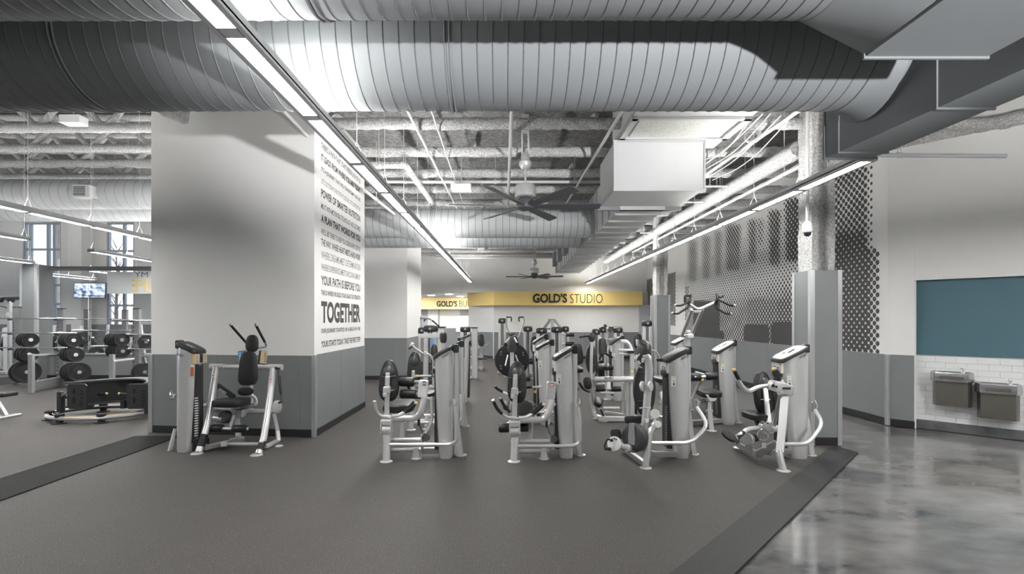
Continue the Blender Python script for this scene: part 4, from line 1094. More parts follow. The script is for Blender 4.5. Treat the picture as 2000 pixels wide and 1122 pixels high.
# link arm with lettering, spring strut, bracket
mb = T.mb('link_arm', 'plastic'); mb.beam(P(425, 753, 6.62), P(458, 777, 6.52), .03, .075)
tx = T.mb('lettering', 'label_white'); a = P(430, 761.5, 6.575); b = P(456, 779.5, 6.49); uu = (b - a).normalized()
lettering(tx, "HOIST", a + Vector((0, -.02, -.002)), uu, Vector((0.25, -.1, 1)), .15, .035, .006, .03, .2)
mb = T.mb('gas_strut', 'rubber_black'); mb.tube([P(545.5, 735, 6.5), P(548.8, 772, 6.45)], .019, 10, 0)
mb = T.mb('strut_rod', 'plastic'); mb.tube([P(543, 720, 6.5), P(550, 787, 6.43)], .009, 8, 0); mb.cyl(P(538, 719, 6.5), P(545, 721, 6.48), .016); mb.cyl(P(545, 787, 6.45), P(552, 785.5, 6.42), .016)
mb = T.mb('cam_plate', 'silver'); mb.pad(P(541, 795, 6.48), (.8, .6, 0), (0, 0, 1), .12, .17, .02, 2.4)
mb = T.mb('rear_strut', 'silver'); mb.beam(P(534, 806, 6.72), P(542, 842, 6.75), .045, .05); mb.beam(P(542, 842, 6.75), P(544, 862, 6.72), .05, .05); mb.beam(P(543, 861, 6.74), P(519, 873, 6.35), .05, .05)
foot(T, P(545, 866, 6.5) * 1.0, .05)
mb = T.mb('cross_tube', 'silver'); mb.tube([P(396, 792, 6.5), P(420, 792, 6.6)], .024, 10, 0); mb.tube([P(404, 786, 6.5), P(410, 786, 6.58)], .016, 10, 0); mb.tube([P(417, 801, 6.6), P(452, 802, 6.6)], .032, 12, 0); mb.tube([P(484, 803, 6.62), P(538, 804, 6.58)], .032, 12, 0)
mb = T.mb('yoke', 'silver_dark'); mb.beam(P(470, 798, 6.55), P(500, 790, 6.55), .06, .05); mb.beam(P(468, 812, 6.5), P(484, 802, 6.55), .05, .045); mb.bb(P(462, 0, 6.45).x, P(476, 0, 6.45).x, 6.42, 6.52, Z_(816, 6.45), Z_(800, 6.45), .01)
mb = T.mb('weight_disc', 'plastic_grey'); mb.cyl(P(434, 815, 6.38), P(446, 815, 6.46), .085, None, 24, .01)
mb = T.mb('counter_arm', 'silver'); mb.tube([P(415, 818, 6.5), P(436, 820, 6.4)], .036, 12, 0); mb.tube([P(450, 834, 6.36), P(456, 812, 6.42)], .02, 8, 0)
mb = T.mb('axle', 'silver'); mb.tube([P(414, 837, 6.35), P(484, 838, 6.33)], .02, 10, 0)
roller(T, P(413, 837, 6.36), P(436, 837, 6.35), .05); roller(T, P(455, 838, 6.33), P(482, 838, 6.32), .05)
mb = T.mb('base_bar', 'silver'); mb.tube([P(441, 868, 6.35), P(508, 868, 6.2)], .022, 10, 0)
mb = T.mb('base_beam', 'silver_dark'); mb.beam(P(398, 876, 6.22), P(450, 864, 6.5), .06, .06); mb.beam(P(450, 862, 6.55), P(476, 858, 6.7), .06, .06); mb.beam(P(440, 868, 6.45), P(437, 868, 6.2), .07, .07)
mb = T.mb('base_beam', 'silver_dark'); mb.beam((tw_['xs'] - .1, 6.35, .09), P(402, 874, 6.3), .08, .06)
mb = T.mb('base_block', 'plastic'); mb.bb(tw_['xs'] - .06, tw_['xs'] + .06, 6.24, 6.42, .0, .14, .01)
for px_, mt in ((474, 'label_blue'), (513, 'label_tan')):
    b1 = T.mb('placard', 'plastic_grey'); b1.box(P(px_, 699, 6.82), (.12, .02, .19), Matrix.Rotation(.12 if px_ > 500 else -.1, 3, 'Y'), .008)
    b2 = T.mb('placard_face', mt, b1); b2.box(P(px_ + (-2 if px_ < 500 else 2), 699, 6.808), (.09, .012, .175), Matrix.Rotation(.12 if px_ > 500 else -.1, 3, 'Y'), .004)
    b3 = T.mb('placard_mark', 'label_white' if px_ < 500 else 'label_blue', b1)
    for i in range(4): b3.box(P(px_ + (-5 if px_ < 500 else 5), 691 + 5 * i, 6.80), (.022, .006, .02))
T.done()

# ------------------------------------------------------------------ 2 and 3: the two seated leg machines nearest the camera
def leg_machine(label, ax, ay, tower_args, kind, group='strength machines'):
    def q(x, y, d): return P(x + ax, y + ay, d)
    T = Thing('leg_machine', label, 'machine', (q(800, 890, 5.9).x, 6.0, 0), group)
    tw = tower(T, *tower_args[0], **tower_args[1])
    # main post, pivot housing
    mb = T.mb('front_post', 'silver'); mb.tube([q(756, 855, 5.85), q(754.5, 901, 5.80)], .046, 14, 0)
    mb = T.mb('post_collar', 'silver'); mb.tube([q(756, 853, 5.85), q(755.6, 862, 5.84)], .052, 14, 0)
    foot(T, q(754.5, 901, 5.80), .075)
    mb = T.mb('pivot_housing', 'silver'); c = q(755.6, 824, 5.86); mb.box(c, (.135, .13, .07), None, .014); c = q(755.6, 850, 5.88); mb.box(c, (.14, .10, .05), None, .012)
    mb.pad(q(746.3, 837, 5.87), (0, 1, 0), (0, 0, 1), .15, .22, .018, 2.6); mb.pad(q(765, 837, 5.87), (0, 1, 0), (0, 0, 1), .15, .22, .018, 2.6)
    mb = T.mb('pivot_drum', 'silver'); mb.cyl(q(747.5, 840, 5.84), q(764, 840, 5.84), .055, None, 22, .006)
    m5 = T.mb('bolt', 'chrome')
    for (x, y) in ((746, 828), (746, 846), (765, 829), (765, 846)): m5.cyl(q(x, y, 5.83), q(x, y, 5.79), .008, None, 8)
    # upright and backrest
    mb = T.mb('upright', 'silver'); mb.beam(q(757, 736, 5.88), q(755.4, 817, 5.87), .058, .03, (0, 1, 0)); mb.beam(q(757.3, 728, 5.9), q(757, 752, 5.88), .05, .02, (0, 1, 0))
    mb = T.mb('slide_clamp', 'silver'); mb.box(q(755.8, 762, 5.87), (.085, .06, .09), None, .012); mb.box(q(752, 772, 5.85), (.05, .04, .05), None, .008); mb.tube([q(748, 766, 5.87), q(768, 763, 5.87)], .007, 8, 0)
    wd, ht = (.275, .51) if kind == 'extension' else (.27, .515)
    shell_back(T, q(760.0, 744, 6.0), (1, .04, 0), (.02, .14, 1), wd, ht, .075, .70)
    mb = T.mb('shell_rib', 'plastic_grey')
    for y in (735.5, 762): mb.tube([q(744, y, 5.93), q(757, y + 2, 5.91), q(773, y - 1, 5.94)], .008, 6, .03)
    # seat
    mb = T.mb('seat', 'vinyl')
    if kind == 'extension': mb.pad(q(781, 793, 6.22), (1, .02, 0.0), (-.05, 1, .06), .40, .46, .085, 3.6, .92)
    else: mb.pad(q(768, 802, 6.12), (1, .02, .05), (0, 1, .45), .34, .42, .09, 3.0, .85)
    mb = T.mb('seat_strut', 'silver'); mb.beam(q(787, 824, 6.15), q(785.5, 857, 6.12), .06, .05)
    # seat tube sweeping up to the cover plate
    mb = T.mb('seat_tube', 'silver'); mb.tube([q(764, 818, 5.9), q(812, 817.5, 5.9), q(822, 806, 5.9), q(829, 778, 5.92)], .040, 14, .10)
    mb = T.mb('cover_plate', 'white_plate' if kind == 'extension' else 'silver'); mb.box(q(826.5, 760, 5.93), (.115, .05, .215), Matrix.Rotation(.09, 3, 'Y'), .012)
    b = T.mb('cover_mark', 'print_dark' if kind == 'extension' else 'label_red'); b.box(q(828.5, 749, 5.9), (.035, .004, .05)); b = T.mb('cover_mark', 'label_white'); b.box(q(828.5, 749.5, 5.896), (.022, .004, .022))
    # side handles
    mb = T.mb('handle_bracket', 'silver'); mb.tube([q(763, 815, 5.85), q(743, 813, 5.83), q(735, 804, 5.8), q(731.5, 784, 5.76)], .019, 10, .04) if kind == 'extension' else mb.tube([q(763, 815, 5.85), q(740, 812, 5.83), q(731, 806, 5.8)], .016, 10, .04)
    mb = T.mb('handle_bracket', 'silver'); mb.tube([q(764, 814, 5.84), q(782, 813, 5.82), q(794, 804.5, 5.8)], .013, 10, .04); mb.tube([q(764, 812, 5.86), q(776, 812, 5.9), q(789, 805, 5.95)], .013, 10, .04)
    grip(T, [q(792, 806, 5.8), q(803, 798, 5.78), q(812, 788.5, 5.76)], .019)
    grip(T, [q(787, 805, 5.95), q(799, 796, 5.97), q(809, 785, 5.98)], .018, False)
    if kind != 'extension':
        grip(T, [q(731, 806, 5.8), q(721, 796, 5.78), q(714, 781, 5.74)], .019, 'chrome'); grip(T, [q(747, 803, 5.9), q(735, 790, 5.9), q(728, 776, 5.9)], .019, 'chrome')
        grip(T, [q(733, 763, 6.3), q(722, 757, 6.3), q(717, 753, 6.3)], .018, 'chrome'); grip(T, [q(770, 759, 6.2), q(779, 754, 6.2), q(790, 754, 6.2)], .016, False)
        m1 = T.mb('handle_bracket', 'silver'); m1.tube([q(790, 754, 6.2), q(808, 753, 6.15)], .016, 8, 0); m1.tube([q(733, 763, 6.3), q(748, 770, 6.2)], .016, 8, 0)
        b = T.mb('adjust_knob', 'label_orange'); b.box(q(795.5, 763, 6.0), (.035, .03, .035), None, .006); b = T.mb('adjust_rod', 'plastic'); b.tube([q(796, 766, 6.0), q(796, 785, 6.0)], .012, 8, 0)
        m1 = T.mb('axle', 'silver'); m1.tube([q(724, 833, 6.0), q(776, 832, 6.05)], .016, 10, 0)
        roller(T, q(724.5, 833, 6.0), q(747, 833, 6.0), .059); roller(T, q(766, 832, 6.05), q(783, 832, 6.05), .056)
    else:
        m1 = T.mb('axle', 'silver'); m1.tube([q(810, 746, 6.1), q(832, 746, 6.02)], .02, 10, 0); m1.tube([q(814, 770, 6.1), q(832, 770, 6.02)], .02, 10, 0)
        roller(T, q(781, 746, 6.12), q(809.5, 746.5, 6.1), .060); roller(T, q(782, 769.5, 6.12), q(813.5, 770, 6.1), .060)
        m1 = T.mb('pad_bracket', 'plastic'); m1.beam(q(795, 750, 6.15), q(806, 772, 6.15), .05, .03)
    # base frame
    mb = T.mb('base_rail', 'silver'); mb.tube([q(765, 859, 5.95), q(824, 859, 5.95)], .026, 12, 0); mb.tube([q(765, 879.5, 5.98), q(825, 878.5, 5.98)], .026, 12, 0)
    mb = T.mb('rail_plate', 'silver_dark'); mb.bb(q(823, 0, 5.95).x, q(826, 0, 5.95).x, 5.9, 6.02, Z_(882 + ay, 5.96), Z_(848 + ay, 5.96), .004)
    xr = tw['xp']; dd = 5.85
    ex = CX + xr * F / dd - ax
    mb = T.mb('guard_tube', 'silver'); mb.tube([q(761, 869, 5.82), q(ex - 8, 869, dd), q(ex + 5, 862, dd), q(ex + 4, 812, dd), q(ex + 1, 793, dd)], .0225, 12, .10)
    mb = T.mb('guard_bracket', 'silver_dark'); mb.beam(q(ex + 1, 796, 5.86), q(ex - 1, 780, 5.95), .03, .03); mb.tube([q(ex + 1, 792, 5.86), q(ex + 5, 784, 5.86), q(ex + 3, 776, 5.9), q(ex, 784, 6.0)], .007, 6, .01)
    mb = T.mb('middle_foot', 'silver'); mb.loft([[(q(813, 0, 5.92).x + a_ * s, 5.92 + b_ * s, z) for a_, b_ in ((-.04, -.03), (.04, -.03), (.04, .03), (-.04, .03))] for (z, s) in ((.012, 1.1), (.10, .85), (.135, .7))]); foot(T, q(813, 0, 5.92), .062)
    mb = T.mb('base_beam', 'silver_dark'); mb.beam(q(824, 881, 5.98), (tw['xs'] + .05, 6.02, .075), .06, .07)
    mb = T.mb('lever_tube', 'silver'); mb.tube([q(843, 775, 6.05), q(844, 824, 6.0), q(830, 847, 5.95)], .019, 10, .05) if kind == 'extension' else mb.tube([q(815, 802, 5.95), q(840, 783, 6.0)], .018, 10, 0)
    mb = T.mb('cable', 'rubber_black'); mb.tube([q(818, 822, 5.95), q(820, 833, 5.95), q(826, 850, 5.95)], .005, 6, 0); mb.bb(q(816, 0, 5.95).x, q(820, 0, 5.95).x, 5.93, 5.97, Z_(832 + ay, 5.95), Z_(812 + ay, 5.95))
    mb = T.mb('pulley', 'plastic_grey'); mb.cyl(q(831, 855, 5.9), q(833, 855, 6.0), .045, None, 18)
    return T.done()
m2 = leg_machine('leg extension machine with twin black rollers before the second white block', 0, 0, [(5.90, 846.5, 882.5, 699, 679), dict(side=-1, plate='plastic', placards=False)], 'extension')
m3 = leg_machine('leg curl machine with domed black backrest standing in front of the big black disc', 249.5, 3, [(5.92, 1084, 1121, 702, 681), dict(side=-1, plate='white_plate')], 'curl')

# ------------------------------------------------------------------ 4: rotary pulley machine with tall black back
T = Thing('pedal_machine', 'machine with large dark flywheel disc, foot pedal and pointed black backrest, facing away', 'machine', (1.7, 5.8, 0), 'strength machines')
tw = tower(T, 5.92, 1306, 1351, 706, 683, side=-1, plate='plastic', dep=.33)
mb = T.mb('front_post', 'silver'); mb.tube([P(1284, 829, 5.60), P(1270, 843, 5.58), P(1265.5, 866, 5.56), P(1261, 914, 5.54)], .036, 14, .12)
mb = T.mb('post_end', 'white_plate'); mb.cyl(P(1283, 831, 5.61), P(1285, 829.5, 5.53), .041, None, 20, .004)
foot(T, P(1261, 914, 5.55), .07)
mb = T.mb('side_pulley', 'white_plate'); mb.cyl(P(1278.5, 809, 5.78), P(1279.5, 809, 5.72), .055, None, 22, .005); mb = T.mb('pulley_arm', 'silver'); mb.tube([P(1278, 812, 5.76), P(1279, 825, 5.75), P(1272, 832, 5.7)], .02, 8, .03)
ax_ = Vector((-.80, -.58, .08)).normalized(); c = P(1239.5, 855.5, 5.62)
mb = T.mb('flywheel', 'plastic_grey'); mb.lathe([(.135, -.05), (.163, -.035), (.168, 0), (.163, .03), (.14, .045), (.1, .05)], c, ax_, 40)
mb = T.mb('flywheel_band', 'silver_dark'); sdv = ax_.cross(Vector((0, 0, 1))).normalized(); mb.plate([(-.035, -.168), (.035, -.168), (.05, 0), (.035, .168), (-.035, .168), (-.05, 0)], c + ax_ * .052, sdv, (0, 0, 1), .008)
mb = T.mb('axle', 'silver'); mb.tube([P(1202, 869, 5.48), P(1228, 876, 5.58)], .034, 14, 0); mb.cyl(P(1224, 875, 5.56), P(1229, 876, 5.59), .042)
mb = T.mb('crank_sector', 'silver'); mb.cyl(P(1201.5, 868, 5.5), P(1199, 867.5, 5.475), .085, None, 26, .006)
mb = T.mb('sector_hole', 'plastic_grey')
for k in range(5):
    a = .4 + k * .55; o = P(1199, 867.5, 5.47) + Vector((math.cos(a) * .06 * .7, -.004, math.sin(a) * .06)); mb.cyl(o, o + Vector((0, -.004, 0)), .010, None, 8)
mb = T.mb('foot_pad', 'rubber_black'); mb.pad(P(1203, 850, 5.72), (1, .2, 0), (.1, .5, 1), .125, .13, .035, 4)
grip(T, [P(1197, 862, 5.46), P(1186, 857, 5.44), P(1179.5, 876, 5.42), P(1193, 880, 5.42)], .010, False, 'pedal_loop'); mb = T.mb('pedal', 'rubber_black'); mb.box(P(1187, 877, 5.42), (.075, .05, .025), None, .006)
mb = T.mb('base_beam', 'silver_dark'); mb.beam(P(1220, 878, 6.2), P(1259, 907, 5.6), .05, .065); mb.beam(P(1270, 887, 5.75), P(1325, 887, 6.0), .08, .07); mb.beam(P(1222, 880, 6.15), P(1215, 868, 6.1), .05, .05)
mb = T.mb('guard_tube', 'silver'); mb.tube([P(1272, 866, 5.62), P(1350, 866, 5.72), P(1384, 831, 5.8), P(1361, 796, 5.98)], .0235, 12, .07)
mb = T.mb('guard_bracket', 'silver_dark'); mb.tube([P(1361, 798, 5.98), P(1365, 788, 5.98), P(1360, 778, 6.02), P(1357, 790, 6.1)], .008, 6, .02); mb.box(P(1357.5, 790, 6.06), (.03, .05, .12), None, .006)
mb = T.mb('upright', 'silver'); mb.tube([P(1256, 696, 5.82), P(1264, 697, 5.8), P(1268, 715, 5.8), P(1266, 760, 5.8), P(1259, 838, 5.78)], .030, 14, .08, 1.5)
mb = T.mb('backrest', 'plastic'); mb.pad(P(1258, 761, 6.02), (1, .1, 0), (.02, .06, 1), .285, .67, .06, 1.9, .95, 36)
m2_ = T.mb('back_rib', 'plastic_grey')
for y in (728, 784): m2_.tube([P(1246, y, 5.97), P(1258, y + 1, 5.94), P(1272, y, 5.97)], .008, 6, .03)
mb = T.mb('head_cover', 'plastic_grey'); cc = P(1258, 690, 5.88)
rings = []
for (f, w0, dpt) in ((0, .05, .03), (.1, .10, .07), (.3, .152, .09), (.55, .175, .10), (.78, .165, .10), (.92, .13, .085), (.985, .08, .06), (1.0, .03, .03)):
    z = Z_(712, 5.88) + (Z_(667, 5.88) - Z_(712, 5.88)) * f
    rings.append([(cc.x + math.cos(2 * math.pi * k / 24) * w0 / 2 * 1.0, cc.y + math.sin(2 * math.pi * k / 24) * dpt, z + .02 * math.sin(2 * math.pi * k / 24)) for k in range(24)])
mb.loft(rings)
mb = T.mb('cover_bolt', 'plastic'); mb.cyl(P(1261, 685, 5.79), P(1261, 685, 5.76), .009)
mb = T.mb('yoke', 'white_plate'); mb.tube([P(1256, 707, 5.83), P(1257, 700, 5.8)], .022, 10, 0); mb.tube([P(1270, 708, 5.83), P(1269, 700, 5.8)], .022, 10, 0); mb.torus(P(1259, 704, 5.85), (0, 1, .3), .10, .010, 24, 6, 2.6, 5.6)
mb = T.mb('pulley', 'silver'); mb.cyl(P(1253, 755, 5.79), P(1256.5, 755, 5.775), .062, None, 24, .004); mb.cyl(P(1268.5, 755, 5.775), P(1272, 755, 5.76), .062, None, 24, .004)
mb = T.mb('cable_ring', 'silver'); mb.torus(P(1260, 797.5, 5.82), (0, .25, 1), .066, .006, 24, 6); mb.tube([P(1263, 765, 5.76), P(1272, 800, 5.74)], .003, 5, 0)
mb = T.mb('seat', 'vinyl'); mb.lathe([(.09, -.05), (.115, -.035), (.12, 0), (.115, .03), (.09, .045), (.03, .05)], P(1239, 820, 5.98), (0, .1, 1), 28)
mb = T.mb('seat_bracket', 'silver'); mb.beam(P(1238, 826, 5.98), P(1262, 834, 5.82), .05, .04); mb.box(P(1263, 822, 5.74), (.05, .04, .05), None, .008)
mb = T.mb('arm_tube', 'silver'); mb.tube([P(1269, 683, 5.95), P(1281, 687, 6.0), P(1287.5, 696, 6.0), P(1288.5, 733, 6.0)], .011, 8, .05)
mb = T.mb('arm_clamp', 'plastic'); mb.box(P(1288.5, 703.5, 6.0), (.075, .04, .04), None, .008); mb.torus(P(1288.5, 700, 6.0), (0, 1, 0), .022, .006, 16, 6, .3, 2.8)
T.done()

# ------------------------------------------------------------------ 5: foot-plate machine at the wrapped column
T = Thing('stepper_machine', 'machine with ribbed oval foot plates and yellow-tipped handles in front of the nearest wrapped column', 'machine', (3.2, 5.8, 0), 'strength machines')
tw = tower(T, 5.90, 1530, 1585, 706, 679, side=-1, dep=.29)
mb = T.mb('front_leg', 'silver'); mb.loft([[P(x + a_, y, d + b_) for a_, b_ in ((-8, -.03), (8, -.03), (9, .03), (-7, .03))] for (x, y, d) in ((1533, 768, 5.66), (1528, 830, 5.58), (1522.5, 884, 5.50))])
mb.tube([P(1521.5, 880, 5.50), P(1523, 892, 5.48), P(1530, 921, 5.44)], .038, 14, .05)
foot(T, P(1530, 921.5, 5.44), .075)
mb = T.mb('pivot_housing', 'silver'); mb.pad(P(1524, 758, 5.62), (1, 0, -.28), (0, 1, 0), .285, .13, .12, 3.2); mb.cyl(P(1521, 767, 5.58), P(1546, 767, 5.64), .036, None, 18, .006)
mb = T.mb('housing_slot', 'plastic')
mb.cyl(P(1510, 754, 5.58), P(1510, 754, 5.545), .018, None, 14); mb.cyl(P(1516.5, 756, 5.58), P(1516.5, 756, 5.545), .013, None, 14); mb.bb(P(1528, 0, 5.56).x, P(1543, 0, 5.56).x, 5.545, 5.57, Z_(761, 5.56), Z_(757, 5.56))
mb = T.mb('handle_arm', 'silver'); mb.tube([P(1505, 754, 5.66), P(1483, 755, 5.62), P(1462, 766, 5.56), P(1450, 757, 5.52), P(1441, 741, 5.5)], .025, 12, .09); mb.tube([P(1530, 750, 5.7), P(1526, 743, 5.72), P(1522, 738, 5.72)], .02, 10, .03)
grip(T, [P(1443.5, 743, 5.5), P(1433.5, 723.5, 5.47)], .0215); grip(T, [P(1524, 742, 5.72), P(1511.5, 721.5, 5.68)], .0215)
shell_back(T, P(1490.5, 768, 6.05), (1, .25, 0), (.0, .16, 1), .275, .53, .07, .80, 2.6)
mb = T.mb('upright', 'silver'); mb.beam(P(1494, 757, 5.98), P(1502, 826, 5.86), .055, .035, (0, 1, 0)); mb.tube([P(1486, 781, 5.96), P(1504, 781, 5.95)], .007, 6, 0)
mb = T.mb('seat', 'vinyl'); mb.pad(P(1474, 812, 5.98), (1, .25, 0), (-.25, 1, .05), .235, .30, .07, 3)
mb = T.mb('seat_post', 'plastic'); mb.beam(P(1478, 818, 5.98), P(1484, 836, 5.9), .06, .05)
mb = T.mb('gear_housing', 'silver'); mb.pad(P(1497, 836, 5.80), (1, 0, -.05), (0, 0, 1), .17, .15, .10, 2.6); mb.cyl(P(1504, 838, 5.76), P(1517, 837, 5.8), .042, None, 18, .006)
mb = T.mb('gear_detail', 'plastic')
for i in range(4): mb.box(P(1484 + 5 * i, 824 + (i % 2) * 3, 5.75), (.022, .02, .016), None, .003)
mb = T.mb('strut_tube', 'silver_dark'); mb.tube([P(1524, 772, 5.62), P(1511, 836, 5.78)], .021, 10, 0)
mb = T.mb('link_loop', 'chrome'); mb.torus(P(1490, 850, 5.72), (0, 1, 0), .066, .007, 24, 6, math.pi * .0, 2 * math.pi, 1.0); mb = T.mb('link_label', 'label_white'); mb.box(P(1492.5, 871, 5.66), (.045, .012, .06))
mb = T.mb('foot_arm', 'silver'); mb.tube([P(1437, 857, 5.52), P(1450, 846, 5.55), P(1462, 838, 5.62), P(1482, 836, 5.76)], .026, 12, .06); mb = T.mb('arm_sleeve', 'rubber_black'); mb.tube([P(1439, 856, 5.52), P(1452, 844.5, 5.56)], .027, 10, 0)
for (x, y, d, w_, h_, u_) in ((1424, 852, 5.48, .175, .125, (.80, -.2, -.50)), (1470, 855, 5.82, .15, .10, (1, -.2, -.2))):
    m1 = T.mb('foot_plate_pad', 'rubber_black'); cpt = P(x, y, d); uv = Vector(u_).normalized(); vv = Vector((.1, .85, .7)); vv = (vv - uv * vv.dot(uv)).normalized(); m1.pad(cpt, uv, vv, w_, h_, .03, 2.3)
    m3_ = T.mb('tread_ridge', 'plastic', m1); nn = uv.cross(vv)
    for k in range(6): f = -.38 + .15 * k; m3_.beam(cpt + uv * w_ * f - vv * h_ * .36 * (1 - f * f * 2) + nn * .017, cpt + uv * w_ * f + vv * h_ * .36 * (1 - f * f * 2) + nn * .017, .006, .008, tuple(nn), .001)
mb = T.mb('base_beam', 'silver_dark'); mb.beam(P(1441, 869, 6.35), P(1480, 888, 5.75), .05, .07); mb.beam(P(1478, 888, 5.76), P(1518, 866, 5.66), .05, .08); mb.beam(P(1500, 884, 5.75), P(1552, 881, 6.0), .07, .065)
mb = T.mb('base_bracket', 'silver_dark'); mb.beam(P(1441, 868, 6.35), P(1441, 856, 6.2), .05, .04); mb.cyl(P(1458, 858, 5.64), P(1462, 858, 5.7), .07, None, 18, .006); mb.beam(P(1455, 874, 5.68), P(1470, 880, 5.6), .02, .1)
foot(T, P(1441, 873, 6.42), .06)
mb = T.mb('guard_tube', 'silver'); mb.tube([P(1527, 868.5, 5.56), P(1578, 868.5, 5.64), P(1608, 828, 5.74), P(1592, 802, 5.95)], .0235, 12, .07)
mb = T.mb('guard_bracket', 'silver_dark'); mb.tube([P(1592, 803, 5.95), P(1597, 795, 5.95), P(1591, 781, 6.0), P(1587, 795, 6.08)], .008, 6, .02); mb.box(P(1588, 795, 6.05), (.03, .05, .12), None, .006)
T.done()

# ------------------------------------------------------------------ 6: lat pulldown with wing handles
T = Thing('lat_pulldown_machine', 'lat pulldown machine with wide black wing handles raised before the mural wall', 'machine', (3.1, 7.8, 0), 'strength machines')
tw = tower(T, 7.80, 1404, 1440, 689, 669, side=-1, dep=.31)
mb = T.mb('upright', 'silver'); mb.beam(P(1341, 830, 7.75), P(1341.5, 655, 7.7), .075, .09, (0, 1, 0)); mb = T.mb('pivot_housing', 'white_plate'); mb.box(P(1346, 657, 7.6), (.11, .12, .06), None, .012); mb.box(P(1343, 648, 7.64), (.07, .1, .05), None, .01)
mb = T.mb('swing_arm', 'silver_dark'); mb.beam(P(1331.5, 657, 7.62), P(1351, 605, 7.35), .042, .055, (0, 1, 0)); mb.beam(P(1353, 650, 7.62), P(1373, 604, 7.35), .042, .055, (0, 1, 0)); mb.tube([P(1331, 657, 7.62), P(1354, 652, 7.62)], .026, 10, 0)
mb = T.mb('cross_plate', 'silver_dark'); mb.box(P(1362, 609.5, 7.37), (.12, .03, .035), None, .006); tx = T.mb('plate_lettering', 'label_white'); lettering(tx, "HOIST", P(1354.5, 611.5, 7.35), (1, 0, 0), (0, 0, 1), .12, .026, .004, .02)
mb = T.mb('wing_bar', 'silver'); mb.tube([P(1346, 594, 7.35), P(1361, 604, 7.33), P(1368, 604, 7.33), P(1398, 590.5, 7.35)], .022, 12, .06)
for (v0, v1) in ((((1349.5, 576), (1348, 587), (1342, 591), (1330, 597.5), (1319, 597)), ((1345, 588), (1345, 600), (1337, 605), (1324, 613.5), (1313, 612.5))), (((1400, 575), (1401, 584), (1410, 589), (1427, 597.5), (1435, 597)), ((1398, 588), (1398.5, 601), (1406, 606), (1417, 613), (1428, 613.5)))):
    dd = 7.32
    mb = T.mb('wing_bracket', 'plastic'); mb.tube([P(*v0[0], dd), P(*v0[1], dd), P(*v1[1], dd)], .018, 8, .02)
    grip(T, [P(v[0], v[1], dd - .06 * i) for i, v in enumerate(v0)], .0165, 'chrome', 'wing_grip'); grip(T, [P(v[0], v[1], dd - .06 * i) for i, v in enumerate(v1)], .0165, 'chrome', 'wing_grip')
grip(T, [P(1348, 578, 7.32), P(1338, 577, 7.3), P(1338, 590, 7.26)], .02, False, 'wing_grip'); grip(T, [P(1401, 577, 7.32), P(1406, 583, 7.3), P(1413, 578, 7.28)], .012, False, 'wing_grip')
mb = T.mb('thigh_axle', 'silver'); mb.tube([P(1356, 737, 7.45), P(1402, 735, 7.45)], .022, 10, 0); mb.tube([P(1374, 736, 7.47), P(1362, 755, 7.6), P(1352, 780, 7.65)], .022, 10, .06); mb.tube([P(1358, 727, 7.55), P(1376, 732, 7.46)], .012, 8, 0)
roller(T, P(1346, 737.5, 7.5), P(1369, 737, 7.48), .062); roller(T, P(1378, 736, 7.46), P(1402, 735, 7.45), .058)
mb = T.mb('adjust_knob', 'yellow_tip'); mb.cyl(P(1372, 745, 7.4), P(1372, 742, 7.44), .018)
mb = T.mb('seat', 'vinyl'); mb.pad(P(1385, 768.5, 7.52), (1, -.05, .02), (0, 1, .04), .33, .40, .08, 3.2); mb = T.mb('seat_bracket', 'white_plate'); mb.plate([(-.10, 0), (.10, 0), (.04, -.10), (-.04, -.10)], P(1391, 771, 7.34), (1, 0, 0), (0, 0, 1), .02)
mb = T.mb('seat_frame', 'silver_dark'); mb.beam(P(1372, 780, 7.6), P(1374, 818, 7.65), .07, .06); mb.beam(P(1388, 778, 7.55), P(1386, 806, 7.5), .06, .05); mb.box(P(1377, 796, 7.6), (.2, .1, .2), None, .02); mb = T.mb('front_post', 'silver'); mb.tube([P(1386, 800, 7.46), P(1390, 842, 7.40)], [.034, .04], 12, 0); mb.tube([P(1379, 803, 7.47), P(1392, 803, 7.47)], .026, 12, 0)
foot(T, P(1390, 842, 7.40), .075)
mb = T.mb('base_beam', 'silver_dark'); mb.beam(P(1350, 826, 7.7), P(1412, 822, 7.92), .08, .07); mb.beam(P(1388, 824, 7.55), P(1380, 822, 7.8), .07, .06); mb = T.mb('foot_plate', 'silver'); mb.lathe([(.07, 0), (.07, .01)], (P(1341, 0, 7.75).x, 7.75, 0), (0, 0, 1), 16)
T.done()

# ------------------------------------------------------------------ 7: machine behind the leg extension (same kind of shell backrest)
T = Thing('row_machine', 'silver machine with domed black backrest and raised curved arm, behind the leg extension machine', 'machine', (-1.2, 7.7, 0), 'strength machines')
tw = tower(T, 7.55, 868, 896, 687, 670, side=-1, plate='plastic', placards=False)
shell_back(T, P(809.5, 719, 7.60), (1, .05, 0), (.0, .14, 1), .255, .50, .075, .70)
mb = T.mb('upright', 'silver'); mb.beam(P(807.5, 724, 7.5), P(806, 790, 7.48), .05, .04, (0, 1, 0)); mb.tube([P(806, 788, 7.5), P(803, 836, 7.45)], .042, 12, 0)
foot(T, P(803, 836.5, 7.45), .07)
mb = T.mb('arm_tube', 'silver'); mb.tube([P(806, 676, 7.5), P(812, 682, 7.5), P(826, 692, 7.6), P(838, 692, 7.6), P(846, 702, 7.65), P(847, 735, 7.7)], .020, 10, .07); mb.beam(P(832, 698, 7.6), P(831, 687, 7.6), .05, .04)
grip(T, [P(806, 675, 7.5), P(799, 682, 7.45)], .016, False); mb = T.mb('arm_knob', 'white_plate'); mb.box(P(804.5, 674, 7.5), (.05, .05, .075), Matrix.Rotation(.5, 3, 'Y'), .012)
